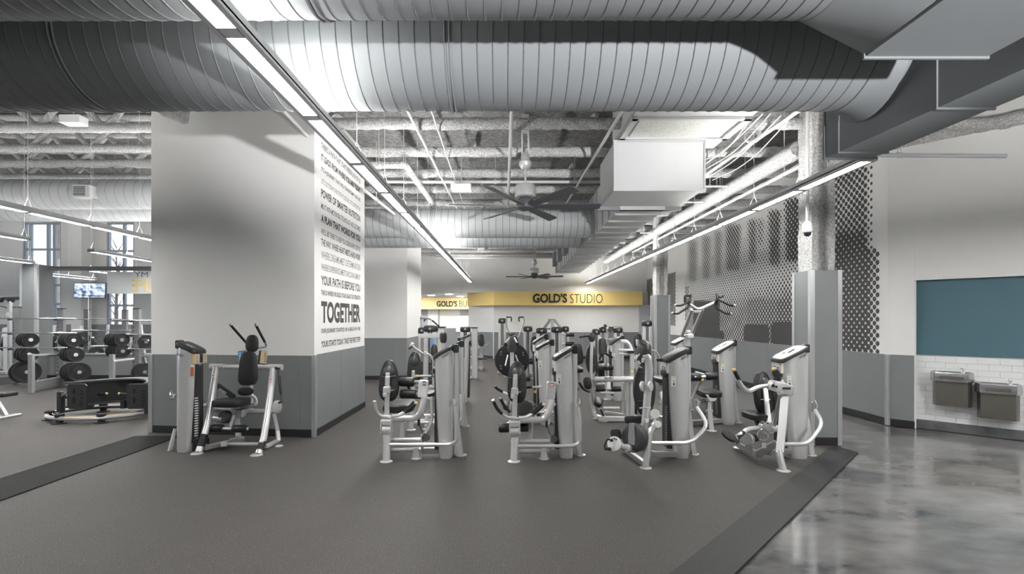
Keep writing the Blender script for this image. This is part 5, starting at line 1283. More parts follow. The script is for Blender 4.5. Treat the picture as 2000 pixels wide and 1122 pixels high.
mb = T.mb('axle', 'silver'); mb.tube([P(812, 735, 7.4), P(842, 735, 7.5)], .018, 10, 0); mb.tube([P(828, 775, 7.5), P(846, 782, 7.55)], .02, 10, 0); mb.tube([P(828, 812, 7.6), P(868, 812, 7.65)], .026, 10, 0); mb.tube([P(806, 822, 7.5), P(868, 822, 7.65)], .026, 10, 0)
mb = T.mb('adjust_knob', 'yellow_tip'); mb.cyl(P(814, 735.5, 7.4), P(811, 735, 7.38), .022)
mb = T.mb('seat', 'vinyl'); mb.pad(P(826, 770, 7.85), (1, 0, 0), (0, 1, .05), .38, .42, .08, 3.2)
mb = T.mb('guard_tube', 'silver'); mb.tube([P(806, 826, 7.5), P(896, 826, 7.5), P(902, 818, 7.5), P(899, 770, 7.55)], .022, 10, .08)
mb = T.mb('middle_foot', 'silver'); mb.beam(P(834, 812, 7.55), P(832, 834, 7.5), .05, .05); foot(T, P(832, 835, 7.5), .06)
T.done()
T = Thing('chest_machine', 'silver machine whose tall plain shell shows side-on past the leg extension tower', 'machine', (-.9, 10.1, 0), 'strength machines')
tw = tower(T, 9.85, 899, 917, 663, 655, side=1, plate='plastic', placards=False, texts=False, dep=.30)
mb = T.mb('stack_cover', 'plastic'); mb.bb(X_(899, 9.83), X_(907, 9.83), 9.83, 9.9, Z_(700, 9.85), Z_(661, 9.85), .02)
mb = T.mb('arm_bar', 'silver'); mb.beam(P(818, 657, 10.6), P(860, 656, 10.5), .08, .10); mb = T.mb('arm_pivot', 'plastic'); mb.lathe([(.03, -.11), (.065, -.08), (.075, 0), (.07, .1), (.03, .13)], P(866, 661, 10.3), (0, 0, 1), 20)
mb = T.mb('upright', 'silver'); mb.beam(P(866, 668, 10.3), P(868, 782, 10.3), .07, .07, (0, 1, 0)); mb.beam(P(866, 780, 10.3), P(900, 782, 10.1), .08, .07); foot(T, (X_(866, 10.3), 10.3, 0), .08)
mb = T.mb('seat', 'vinyl'); mb.pad(P(858, 730, 10.35), (1, 0, 0), (0, 1, .05), .40, .42, .09, 3.2); mb = T.mb('backrest', 'vinyl'); mb.pad(P(848, 692, 10.45), (1, 0, 0), (0, .15, 1), .17, .42, .08, 3, .8)
T.done()

# ------------------------------------------------------------------ 8: machine with the big black disc, behind the leg curl
T = Thing('glute_machine', 'machine with a big round black foot disc behind the leg curl machine', 'machine', (.3, 8.2, 0), 'strength machines')
tw = tower(T, 7.80, 1049, 1076, 682, 668, side=-1, placards=True)
mb = T.mb('foot_disc', 'plastic'); mb.lathe([(.26, -.02), (.295, -.014), (.30, 0), (.295, .014), (.26, .02)], P(1000, 704, 8.45), (0, 1, .05), 44); m2_ = T.mb('disc_bolt', 'silver_dark', mb)
for (x, y) in ((979, 688), (978, 693), (1021.5, 689), (1022, 694), (978, 715), (978.5, 720), (1022, 716), (1021, 721)): m2_.cyl(P(x, y, 8.44), P(x, y, 8.40), .012, None, 10)
mb = T.mb('upright', 'silver'); mb.beam(P(1000, 686, 8.0), P(1000, 800, 7.9), .065, .05, (0, 1, 0)); mb.tube([P(992, 694, 8.0), P(987, 715, 7.95)], .012, 8, 0); mb.tube([P(1007, 694, 8.0), P(1013, 710, 7.95)], .012, 8, 0)
mb = T.mb('head_cover', 'plastic_grey'); rings = []
for (f, w0) in ((0, .10), (.1, .145), (.35, .155), (.6, .14), (.8, .10), (1, .05)):
    z = Z_(688, 8.0) + (Z_(658, 8.0) - Z_(688, 8.0)) * f; rings.append([(X_(999.5, 8.0) + math.cos(2 * math.pi * k / 20) * w0 / 2, 8.0 + math.sin(2 * math.pi * k / 20) * .08, z) for k in range(20)])
mb.loft(rings)
mb = T.mb('cover_bolt', 'plastic'); mb.cyl(P(999, 677, 7.93), P(999, 677, 7.90), .012)
mb = T.mb('shoulder_arm', 'silver'); mb.tube([P(996, 660, 8.05), P(986, 673, 8.05)], .02, 8, 0); mb.tube([P(1003, 660, 8.05), P(1010, 672, 8.05)], .02, 8, 0); roller(T, P(984, 673, 8.0), P(990, 673, 8.0), .028, 'shoulder_pad'); roller(T, P(1008, 673, 8.0), P(1014, 673, 8.0), .028, 'shoulder_pad')
mb = T.mb('seat', 'vinyl'); mb.pad(P(1002, 792, 8.0), (1, 0, 0), (0, 1, .1), .34, .42, .08, 3.2); mb = T.mb('base_beam', 'silver_dark'); mb.beam(P(1000, 816, 7.9), P(1055, 818, 7.92), .09, .08); mb.beam(P(1000, 800, 7.9), P(1000, 826, 7.95), .08, .07, (0, 1, 0)); foot(T, (X_(1000, 7.95), 7.95, 0), .09)
mb = T.mb('guard_tube', 'silver'); mb.tube([P(1010, 806, 7.75), P(1084, 806, 7.75), P(1090, 798, 7.75), P(1087, 765, 7.8)], .022, 10, .07)
T.done()
T = Thing('torso_machine', 'silver tower machine standing just behind the one with the black disc', 'machine', (.8, 9.4, 0), 'strength machines')
tw = tower(T, 9.3, 1042, 1065, 671, 657, side=-1)
mb = T.mb('base_beam', 'silver_dark'); mb.beam((X_(1012, 9.5), 9.5, .06), (X_(1046, 9.45), 9.45, .06), .09, .08); mb.tube([(X_(1018, 9.5), 9.5, .06), (X_(1018, 9.5), 9.5, .5)], .035, 10, 0); mb = T.mb('seat', 'vinyl'); mb.pad((X_(1018, 9.5), 9.5, .54), (1, 0, 0), (0, 1, 0), .36, .40, .08, 3.2); foot(T, (X_(1012, 9.5), 9.5, 0), .08)
roller(T, P(1022, 706, 9.35), P(1040, 706, 9.4), .055); mb = T.mb('pad_arm', 'silver'); mb.tube([P(1030, 706, 9.4), P(1030, 735, 9.5)], .022, 8, 0)
T.done()

# ------------------------------------------------------------------ 9: seated machine with lettered cross tube
T = Thing('hip_machine', 'machine with a lettered silver cross tube, twin rollers and slim black backrest', 'machine', (1.7, 8.2, 0), 'strength machines')
mb = T.mb('cross_tube', 'silver'); mb.tube([P(1162, 741.5, 8.0), P(1240, 741.5, 8.0)], .046, 16, 0)
tx = T.mb('lettering', 'print_dark'); lettering(tx, "HOIST", P(1180, 741, 7.949), (1, 0, .0), (0, 0, 1), .16, .036, .004, .03, .3)
mb = T.mb('backrest', 'plastic'); mb.pad(P(1154.5, 702, 8.2), (1, .1, 0), (0, .05, 1), .195, .515, .06, 1.9, .95, 30)
m2_ = T.mb('back_rib', 'plastic_grey')
for y in (692, 714): m2_.tube([P(1147, y, 8.15), P(1155, y + .5, 8.13), P(1163, y, 8.15)], .007, 6, .02)
mb = T.mb('upright', 'silver'); mb.tube([P(1156, 668, 8.12), P(1155, 700, 8.1), P(1154, 752, 8.1)], .026, 12, .05); mb.tube([P(1154, 750, 8.1), P(1156, 790, 8.15), P(1162, 812, 8.1)], .035, 12, .1)
mb = T.mb('head_cover', 'plastic_grey'); mb.lathe([(.03, -.07), (.05, -.04), (.058, .0), (.05, .045), (.03, .07), (.008, .075)], P(1156, 660, 8.1), (0.05, 0, 1), 18)
grip(T, [P(1150, 657, 8.1), P(1142, 657, 8.0), P(1133, 659, 7.9)], .017, False)
mb = T.mb('lower_pad', 'vinyl'); mb.pad(P(1147, 749, 8.05), (1, .1, .12), (.3, .15, 1), .125, .21, .08, 3); mb = T.mb('pad_tube', 'plastic'); mb.tube([P(1131, 748, 8.1), P(1140, 762, 8.1), P(1152, 766, 8.1)], .02, 8, .06)
roller(T, P(1163, 760.5, 7.9), P(1182, 760, 7.9), .045); roller(T, P(1194, 760.5, 7.9), P(1213, 760, 7.9), .045); mb = T.mb('axle', 'silver'); mb.tube([P(1160, 760.5, 7.9), P(1216, 760.5, 7.9)], .014, 8, 0); mb.beam(P(1189, 762, 7.95), P(1189, 742, 8.0), .06, .03, (0, 1, 0))
mb = T.mb('seat', 'vinyl'); mb.pad(P(1169, 786, 8.0), (1, -.2, -.45), (.1, 1, .35), .15, .26, .075, 3); mb = T.mb('seat_post', 'silver'); mb.beam(P(1168, 792, 8.05), P(1180, 816, 8.05), .06, .06); m3_ = T.mb('post_slot', 'plastic'); m3_.beam(P(1173, 800, 8.0), P(1179, 813, 8.0), .03, .035)
mb = T.mb('base_rail', 'silver'); mb.tube([P(1178, 797, 8.2), P(1210, 797, 8.2)], .022, 10, 0); mb.tube([P(1172, 768, 8.3), P(1200, 768, 8.3)], .022, 10, 0); mb.beam(P(1168, 818, 8.05), P(1226, 819, 8.05), .07, .08); mb.beam(P(1180, 805, 8.3), P(1222, 812, 8.3), .03, .05)
foot(T, P(1178, 822, 8.1), .085); foot(T, P(1163, 816, 8.3), .05); mb = T.mb('base_rail', 'silver'); mb.beam((X_(1163, 8.3), 8.3, .05), (X_(1180, 8.1), 8.1, .05), .06, .06)
mb = T.mb('side_column', 'silver'); mb.beam(P(1227, 745, 8.1), P(1227, 812, 8.1), .055, .07, (0, 1, 0)); mb.beam(P(1234.5, 690, 8.05), P(1234.5, 815, 8.05), .07, .05, (0, 1, 0)); mb.beam(P(1218, 748, 8.2), P(1219, 812, 8.2), .04, .05, (0, 1, 0))
mb = T.mb('swing_tube', 'silver'); mb.tube([P(1212, 668, 8.1), P(1224, 668, 8.1), P(1232, 678, 8.1), P(1234, 692, 8.05)], .038, 12, .1); mb.tube([P(1208, 684, 8.0), P(1236, 685, 8.0)], .026, 10, 0); mb.tube([P(1208, 692, 8.0), P(1228, 692, 8.0)], .02, 10, 0)
mb = T.mb('tube_cuff', 'plastic'); mb.box(P(1231.5, 688, 8.0), (.11, .09, .045), None, .01); mb = T.mb('warning_label', 'label_yellow'); mb.box(P(1234.5, 726, 8.02), (.028, .004, .04))
tw = tower(T, 8.15, 1241, 1262, 705, 694, side=-1, texts=False, placards=False)
T.done()
T = Thing('leg_press_machine', 'silver tower machine with grey cap beside the lettered cross tube machine, set further back', 'machine', (2.4, 10.3, 0), 'strength machines')
tw = tower(T, 10.1, 1194, 1216, 673, 659, side=-1, plate='plastic_grey', placards=True)
grip(T, [P(1196, 699, 10.0), P(1182, 690, 9.9), P(1173, 694, 9.9), P(1171, 704, 9.9)], .022, False)
mb = T.mb('frame_tube', 'silver'); mb.tube([P(1181, 693, 10.3), P(1184, 698, 10.3), P(1183, 716, 10.3), P(1186, 778, 10.3)], .03, 10, .06); mb.beam((X_(1186, 10.3), 10.3, .07), (X_(1200, 10.2), 10.2, .07), .08, .08); foot(T, (X_(1186, 10.3), 10.3, 0), .09)
mb = T.mb('seat', 'vinyl'); mb.pad(P(1183, 717, 10.2), (1, 0, 0), (0, 1, .1), .30, .4, .08, 3); mb = T.mb('backrest', 'vinyl'); mb.pad(P(1174, 722, 10.5), (1, .6, 0), (0, .1, 1), .18, .4, .08, 2.4)
T.done()
# tower with pale cap seen between the pedal machine and the lat pulldown
T = Thing('arm_curl_machine', 'machine with pale tower cap and small bench seat behind the pedal machine tower', 'machine', (2.7, 8.9, 0), 'strength machines')
tw = tower(T, 9.0, 1319, 1345, 673, 660, side=-1)
mb = T.mb('seat', 'vinyl'); mb.pad(P(1292, 741, 8.3), (1, 0, .05), (0, 1, .05), .24, .38, .07, 3); mb = T.mb('front_post', 'silver'); mb.tube([P(1292, 765, 8.2), P(1295, 787, 8.15)], .035, 10, 0); mb = T.mb('seat_frame', 'silver_dark'); mb.box(P(1292, 757, 8.3), (.16, .16, .14), None, .02); mb.beam(P(1292, 785, 8.3), (X_(1325, 9.05), 9.05, .06), .08, .07); foot(T, (X_(1295, 8.5), 8.5, 0), .08)
mb = T.mb('frame_tube', 'silver'); mb.tube([P(1296, 770, 8.3), P(1293, 812, 8.32)], .034, 10, 0)
T.done()
# ================================================================== FAR MACHINES
def far_tower(T, px, d, ytop, wpx=20, yb=None, cap=True, rot=0.0, chrome=True, name='tower_shell'):
    """selectorised tower: two pale side shrouds, dark gap with plates and rods, rounded dark cap"""
    c = P(px, 0, d); k = d / F; w_ = wpx * k; zt = Z_(ytop, d); dp_ = max(.16, w_ * .7); capz = .14
    mb = T.mb(name, 'silver'); mb.bb(c.x - w_ / 2, c.x - w_ * .14, d, d + dp_, 0, zt - capz, .02); mb = T.mb(name, 'silver'); mb.bb(c.x + w_ * .14, c.x + w_ / 2, d, d + dp_, 0, zt - capz, .02)
    mb = T.mb('stack_slot', 'plastic_grey'); mb.bb(c.x - w_ * .16, c.x + w_ * .16, d + dp_ * .35, d + dp_ * .8, .1, zt - capz)
    mb = T.mb('weight_plate', 'plastic')
    for i in range(9): mb.bb(c.x - w_ * .15, c.x + w_ * .15, d + .02, d + dp_ * .4, .25 + .045 * i, .285 + .045 * i)
    mb = T.mb('guide_rod', 'chrome'); mb.cyl((c.x, d + .04, .2), (c.x, d + .04, zt - capz), .012, None, 8)
    mb = T.mb('tower_cap', 'plastic'); rings = []
    for (s, z) in ((.98, zt - capz - .02), (1.08, zt - capz + .01), (1.10, zt - .07), (1.0, zt - .02), (.7, zt)):
        rings.append([(c.x + w_ / 2 * s * sup(math.cos(2 * math.pi * q / 20), 4), d + dp_ / 2 + dp_ / 2 * s * 1.08 * sup(math.sin(2 * math.pi * q / 20), 4), z) for q in range(20)])
    mb.loft(rings); m2 = T.mb('cap_emblem', 'silver_dark'); m2.lathe([(.03, 0), (.03, .006), (.01, .01)], (c.x, d - .02 - dp_ * .04, zt - .08), (0, -1, 0), 14)
    mb = T.mb('base_beam', 'silver_dark'); mb.bb(c.x - w_ * .62, c.x + w_ * .62, d - .06, d + dp_ + .06, 0, .07, .01)
    return c
def far_seat(T, px, d, wpx=22, zs=.52, back=True, side=0, bz=.95):
    c = P(px, 0, d); k = d / F; w_ = wpx * k
    mb = T.mb('seat', 'vinyl'); mb.pad((c.x, d, zs), (1, 0, 0), (0, 1, .08), w_, .4, .08, 3)
    mb = T.mb('seat_post', 'silver'); mb.beam((c.x, d, zs - .04), (c.x, d, .05), .08, .08, (0, 1, 0))
    mb = T.mb('base_beam', 'silver_dark'); mb.beam((c.x, d - .35, .05), (c.x, d + .5, .05), .08, .08); mb.beam((c.x - .28, d - .35, .04), (c.x + .28, d - .35, .04), .07, .06)
    if back: mb = T.mb('backrest', 'vinyl'); mb.pad((c.x + side, d + .2, bz), (1, 0, 0), (0, .2, 1), w_ * .9, .5, .08, 3, .85)
    return c
G8 = 'far row of strength machines'
T = Thing('high_row_machine', 'far machine with slim tower and two hooked handles raised on bent arms', 'machine', P(1000, 0, 14.8) * 1.0, G8); T.root.location.z = 0; T.root['org'] = tuple(T.root.location)
far_tower(T, 981, 15.0, 622, 15)
mb = T.mb('swing_arm', 'silver'); mb.tube([P(996, 655, 14.6), P(988, 635, 14.5), P(990, 618, 14.4)], .022, 8, .1); mb.tube([P(1012, 660, 14.6), P(1020, 640, 14.5), P(1024, 628, 14.4), P(1022, 618, 14.4)], .022, 8, .1)
grip(T, [P(990, 620, 14.4), P(999, 620, 14.3), P(998.5, 628, 14.2)], .02, False); grip(T, [P(1022, 620, 14.4), P(1013, 620, 14.3), P(1014, 628, 14.2)], .02, False)
mb = T.mb('pivot_bracket', 'plastic'); mb.beam(P(993, 652, 14.6), P(999, 656, 14.5), .05, .05); mb.beam(P(1004, 652, 14.6), P(998, 656, 14.5), .05, .05); mb = T.mb('frame_post', 'silver'); mb.beam(P(1003, 655, 14.7), (X_(1003, 14.7), 14.7, .05), .08, .1, (0, 1, 0))
far_seat(T, 1003, 14.3, 24); mb = T.mb('base_beam', 'silver_dark'); mb.beam((X_(981, 15), 15.1, .05), (X_(1003, 14.7), 14.7, .05), .08, .08)
T.done()
T = Thing('seated_dip_machine', 'far machine whose broad dark-capped tower rises right behind the black disc', 'machine', (X_(1032, 14.5), 14.5, 0), G8)
far_tower(T, 1031, 14.6, 638, 17); far_seat(T, 1046, 14.0, 22); mb = T.mb('base_beam', 'silver_dark'); mb.beam((X_(1031, 14.6), 14.7, .05), (X_(1046, 14), 14.2, .05), .08, .08); mb = T.mb('leg_bar', 'vinyl'); mb.cyl(P(1035, 708, 13.4), P(1052, 708, 13.4), .06); T.done()
T = Thing('cable_crossover', 'far twin-tower cable machine joined by an A-shaped top frame', 'machine', (X_(1075, 13.5), 13.5, 0), G8)
far_tower(T, 1058, 13.4, 641, 20); far_tower(T, 1088, 13.4, 639, 20)
mb = T.mb('frame_post', 'silver'); mb.beam((X_(1078.5, 13.9), 13.9, .05), P(1078.5, 626, 13.9), .09, .09, (0, 1, 0)); mb = T.mb('frame_arm', 'silver_dark'); mb.beam(P(1074, 626, 13.9), P(1063, 641, 13.7), .06, .06); mb.beam(P(1083, 626, 13.9), P(1095, 640, 13.7), .06, .06); mb.beam(P(1070, 625, 13.9), P(1084, 625, 13.9), .07, .05); mb.beam(P(1060, 642, 13.8), P(1080, 643, 13.8), .06, .04)
mb = T.mb('base_beam', 'silver_dark'); mb.beam((X_(1058, 13.5), 13.6, .05), (X_(1088, 13.5), 13.6, .05), .09, .08); mb.beam((X_(1078, 13.9), 13.9, .05), (X_(1078, 13.9), 13.5, .05), .09, .08); far_seat(T, 1070, 12.6, 20, .5, False); T.done()
T = Thing('shin_pad_machine', 'far machine with two black roller pads reaching out beside the twin-tower machine', 'machine', (X_(1108, 12.5), 12.5, 0), G8)
far_tower(T, 1105, 14.4, 638, 13)
roller(T, P(1106, 655, 12.3), P(1122, 655, 12.2), .04); roller(T, P(1105, 672.5, 12.3), P(1122, 672.5, 12.2), .055)
mb = T.mb('frame_post', 'silver'); mb.beam((X_(1101, 12.5), 12.5, .05), P(1101, 652, 12.5), .08, .07, (0, 1, 0)); mb.tube([P(1099, 653, 12.45), P(1108, 654, 12.3)], .02, 8, 0); mb.tube([P(1099, 672, 12.45), P(1106, 672.5, 12.3)], .02, 8, 0); mb.tube([P(1098, 675, 12.4), P(1098, 687, 12.3)], .012, 6, 0)
mb = T.mb('backrest', 'vinyl'); mb.pad(P(1129, 692, 11.6), (1, .3, 0), (0, .15, 1), .26, .5, .09, 3, .8); mb = T.mb('frame_rail', 'silver_dark'); mb.beam(P(1101, 740, 12.5), P(1134, 735, 11.7), .09, .09); mb.beam((X_(1101, 12.5), 12.5, .05), (X_(1105, 14.4), 14.5, .05), .08, .08); mb.beam((X_(1129, 11.7), 11.7, .05), P(1129, 715, 11.7), .09, .07, (0, 1, 0)); mb.beam((X_(1129, 11.7), 11.7, .05), (X_(1101, 12.5), 12.5, .05), .08, .08)
mb = T.mb('seat', 'vinyl'); mb.pad(P(1122, 722, 11.5), (1, .1, 0), (0, 1, .1), .4, .42, .09, 3); T.done()
T = Thing('row_tower_machine', 'far pale tower beyond the slim-backed machine, first of the cluster before the gold-signed wall', 'machine', (X_(1166, 13.3), 13.3, 0), G8)
far_tower(T, 1165, 13.3, 643, 14); far_seat(T, 1180, 12.8, 20, .52, True); mb = T.mb('swing_arm', 'silver'); mb.tube([P(1172, 660, 13.2), P(1182, 672, 13), P(1180, 690, 13)], .025, 8, .1); T.done()
T = Thing('multi_cable_station', 'far cable station with several dark pulleys on top and twin towers', 'machine', (X_(1190, 14.2), 14.2, 0), G8)
far_tower(T, 1178, 14.6, 640, 14); far_tower(T, 1208, 14.0, 640, 17)
mb = T.mb('top_rail', 'plastic'); mb.beam(P(1174, 641, 14.4), P(1214, 641, 14.2), .09, .07); mb = T.mb('pulley', 'plastic_grey')
mb.cyl(P(1182, 637, 14.2), P(1182, 637, 14.1), .05, None, 16)
mb = T.mb('pulley', 'plastic_grey'); mb.cyl(P(1192, 645, 14.2), P(1192, 645, 14.1), .07, None, 16)
mb = T.mb('cable', 'rubber_black'); mb.tube([P(1190, 648, 14.1), P(1184, 690, 13.6)], .008, 5, 0); mb = T.mb('cross_bar', 'silver'); mb.beam(P(1180, 663, 14.3), P(1206, 663, 14.1), .05, .05); mb = T.mb('frame_post', 'silver'); mb.beam(P(1186, 640, 14.3), (X_(1186, 14.3), 14.3, .02), .07, .07, (0, 1, 0)); far_seat(T, 1193, 13.4, 20, .5, False); mb = T.mb('base_beam', 'silver_dark'); mb.beam((X_(1178, 14.6), 14.7, .05), (X_(1208, 14.1), 14.2, .05), .08, .08); T.done()
T = Thing('tall_tower_machine', 'tall slim pale tower with dark cap right beside the farther wrapped column', 'machine', (X_(1265, 12.6), 12.6, 0), G8)
far_tower(T, 1265, 12.6, 626, 18); far_seat(T, 1246, 12.0, 20, .5, False)
mb = T.mb('backrest', 'vinyl'); mb.pad(P(1246, 667, 12.2), (1, .1, 0), (.05, .15, 1), .21, .36, .09, 4, .9); m2_ = T.mb('back_window', 'silver_dark', mb); m2_.pad(P(1245, 670, 12.13), (1, .1, 0), (.05, .15, 1), .09, .17, .03, 4)
mb = T.mb('back_post', 'silver'); mb.beam(P(1247, 680, 12.25), (X_(1247, 12.3), 12.3, .1), .06, .05, (0, 1, 0)); mb = T.mb('base_beam', 'silver_dark'); mb.beam((X_(1247, 12.3), 12.3, .05), (X_(1265, 12.6), 12.7, .05), .08, .08); T.done()
T = Thing('pulldown_station', 'far cable pulldown with a dark bar hooked on top, beside the second white block', 'machine', (X_(838, 11.8), 11.8, 0), G8)
far_tower(T, 824, 12.0, 640, 15); far_tower(T, 840, 11.8, 636, 26, name='tower_panel')
mb = T.mb('frame_post', 'silver'); mb.beam((X_(823, 12.4), 12.4, .05), P(823, 617, 12.4), .06, .06, (0, 1, 0)); mb = T.mb('top_arm', 'silver_dark'); mb.tube([P(822, 622, 12.3), P(838, 622, 12.0), P(848, 628, 11.9), P(856, 637, 11.8)], .026, 8, .08); mb = T.mb('pull_bar', 'plastic'); mb.tube([P(823, 621, 12.3), P(832, 622, 12.2), P(828, 628, 12.2)], .022, 8, .04); grip(T, [P(845, 627, 11.9), P(851, 632, 11.8), P(857, 637.5, 11.7)], .022, False)
mb = T.mb('poster', 'label_white'); mb.box(P(840, 631, 11.95), (.1, .01, .1)); mb = T.mb('stack_plate', 'plastic')
for i in range(8): mb.bb(X_(846, 11.6), X_(852, 11.6), 11.72, 11.78, .62 - .05 * i, .65 - .05 * i)
mb = T.mb('side_panel', 'label_blue'); mb.bb(X_(841, 11.75), X_(848, 11.75), 11.76, 11.785, Z_(680, 11.75), Z_(662, 11.75)); T.done()
T = Thing('tower_press', 'far dark-capped tower with two pale columns behind the plain-shelled machine', 'machine', (X_(909, 13.6), 13.6, 0), G8)
far_tower(T, 908.5, 13.6, 638, 19); mb = T.mb('side_shroud', 'silver'); mb.bb(X_(921, 13.9), X_(932, 13.9), 13.9, 14.2, 0, Z_(641, 13.9), .01); mb = T.mb('shroud_cap', 'plastic'); mb.bb(X_(919, 13.9), X_(932.5, 13.9), 13.88, 14.22, Z_(641.5, 13.9), Z_(639.5, 13.9)); T.done()
T = Thing('panel_tower', 'far grey side panel with dark top edge beyond the pulldown station', 'machine', (X_(860, 15), 15, 0), G8)
mb = T.mb('side_panel', 'silver'); mb.bb(X_(851, 15), X_(867, 15), 15, 15.3, 0.03, Z_(641, 15), .01); mb = T.mb('panel_cap', 'plastic'); mb.bb(X_(850, 15), X_(869, 15), 14.98, 15.32, Z_(641, 15), Z_(638.5, 15)); mb = T.mb('base_beam', 'silver_dark'); mb.bb(X_(848, 15), X_(870, 15), 14.9, 15.4, 0, .05); T.done()
T = Thing('recline_leg_press', 'far reclined leg press with black seat back standing alone before the grey wall', 'machine', (X_(936, 16.6), 16.6, 0), G8)
mb = T.mb('backrest', 'vinyl'); mb.pad(P(939.5, 665, 16.4), (1, .2, 0), (0, .3, 1), .24, .42, .1, 3.4, .85); mb = T.mb('seat', 'vinyl'); mb.pad(P(926, 668, 16.2), (.6, 0, .8), (0, 1, 0), .36, .34, .09, 3)
mb = T.mb('frame_tube', 'silver'); mb.tube([P(918, 684, 16.4), P(928, 676, 16.4), P(936, 672, 16.5)], .04, 10, .1); mb.beam(P(939, 680, 16.5), (X_(940, 16.6), 16.6, .03), .1, .09, (0, 1, 0)); mb.beam(P(918, 697, 16.4), P(944, 697, 16.4), .08, .07); mb.beam((X_(918, 16.5), 16.5, .05), (X_(946, 16.5), 16.5, .05), .09, .08)
mb = T.mb('cam_housing', 'silver'); mb.cyl(P(932, 676, 16.3), P(932, 676, 16.5), .11, None, 18, .01); mb = T.mb('handle', 'silver_dark'); mb.tube([P(945, 675, 16.2), P(953, 674, 16.1), P(955, 669, 16.1)], .018, 8, .04); mb = T.mb('footrest', 'plastic'); mb.box(P(940, 701, 16.0), (.36, .12, .05), None, .01); mb.beam(P(938, 703, 16.0), P(938, 700, 16.5), .05, .04); mb = T.mb('base_beam', 'silver_dark'); mb.beam((X_(940, 16), 15.9, .05), (X_(940, 16.7), 16.9, .05), .09, .08); T.done()

# ================================================================== DRINKING FOUNTAINS
def fountain(label, s, ztop, group):
    """wall-hung cooler: brown-grey steel cabinet, bright rounded basin with bubbler and push bar. s: centre along the 45 degree wall"""
    c0 = W45(s, 0); T = Thing('drinking_fountain', label, 'fountain', (c0[0], c0[1], ztop - .55), group)
    Uw = Vector((nx, -nx, 0)); Nw = Vector((-nx, -nx, 0)); Zv = Vector((0, 0, 1)); Bk = Vector((*W45(s, -rec + .013), 0))
    def q(u, n_, z): return Bk + Uw * u + Nw * n_ + Zv * z
    W_ = .225
    mb = T.mb('cabinet', 'steel_brown'); o = [( -W_ + .012, 0), (W_ - .012, 0), (W_ - .012, .17), (W_ - .05, .235), (-W_ + .05, .235), (-W_ + .012, .17)]
    mb.loft([[q(u, n_ * .96, ztop - .50) for u, n_ in o], [q(u, n_, ztop - .47) for u, n_ in o], [q(u, n_, ztop - .13) for u, n_ in o]])
    ob = [(-W_ - .01, 0), (W_ + .01, 0), (W_ + .012, .20), (W_ - .04, .285), (-W_ + .04, .285), (-W_ - .012, .20)]
    mb = T.mb('basin_rim', 'steel_light'); sc = lambda k: [(u * k, .01 + (n_ - .01) * k) for u, n_ in ob]
    mb.loft([[q(u, n_, ztop - .135) for u, n_ in sc(.97)], [q(u, n_, ztop - .11) for u, n_ in ob], [q(u, n_, ztop - .025) for u, n_ in ob], [q(u, n_, ztop) for u, n_ in sc(.96)], [q(u, .02 + n_ * .85, ztop - .002) for u, n_ in sc(.86)], [q(u, .02 + n_ * .8, ztop - .05) for u, n_ in sc(.78)], [q(u * .3, .12, ztop - .062) for u, n_ in ob]], True, True)
    mb = T.mb('shadow_gap', 'plastic'); mb.loft([[q(u, n_, ztop - .137) for u, n_ in sc(.945)], [q(u, n_, ztop - .129) for u, n_ in sc(.945)]])
    mb = T.mb('push_bar', 'steel_brown'); mb.beam(q(-.13, .292, ztop - .075), q(.13, .292, ztop - .075), .012, .045, (0, 0, 1), .005)
    mb = T.mb('bubbler', 'chrome'); mb.lathe([(.028, 0), (.026, .012), (.014, .02), (.013, .05), (.02, .058), (.018, .07), (.005, .075)], q(.12, .09, ztop - .01), (0, 0, 1), 16); mb.tube([q(.12, .09, ztop + .045), q(.09, .12, ztop + .06)], .008, 8, 0)
    mb = T.mb('drain', 'chrome'); mb.lathe([(.035, 0), (.03, .004)], q(0, .12, ztop - .06), (0, 0, 1), 16)
    return T.done()
fountain('higher of two steel wall drinking fountains on white tile', .765, Z_(728, 7.15), 'drinking fountains')
fountain('lower of two steel wall drinking fountains on white tile', 1.245, Z_(751, 6.8), 'drinking fountains')

# ================================================================== WEIGHTS HALL
# curved black flip-trainer on its tube ring
T = Thing('flip_trainer', 'curved black plate-sided flip trainer on a low steel ring', 'machine', (-6.95, 8.4, 0))
def fr(x, y, d): return P(x, y, d)
cR = (X_(200, 8.45), 8.45)
mb = T.mb('base_ring', 'silver_dark'); rings = []
for (rx, ry, z, r) in ((.80, .58, .085, .035),):
    mb.tube([(cR[0] + rx * math.cos(a), cR[1] + ry * math.sin(a), z) for a in [2 * math.pi * i / 48 for i in range(49)]], r, 8, 0, caps=False)
mb = T.mb('inner_ring', 'plastic_grey'); mb.tube([(cR[0] + .66 * math.cos(a), cR[1] + .46 * math.sin(a), .10) for a in [2 * math.pi * i / 48 for i in range(49)]], .022, 8, 0, caps=False)
mb = T.mb('trim_line', 'yellow_tip'); mb.tube([(cR[0] + .72 * math.cos(a), cR[1] + .52 * math.sin(a), .118) for a in [math.pi + math.pi * i / 24 for i in range(2, 23)]], .006, 5, 0)
for (a, lab) in ((math.radians(205), 0), (math.radians(250), 1), (math.radians(300), 2), (math.radians(50), 3), (math.radians(120), 4)):
    x, y = cR[0] + .77 * math.cos(a), cR[1] + .56 * math.sin(a); mb = T.mb('ring_foot', 'rubber_black'); mb.lathe([(.10, 0), (.10, .012), (.05, .02), (.05, .10), (.065, .11), (.065, .15), (.04, .16)], (x, y, 0), (0, 0, 1), 18)
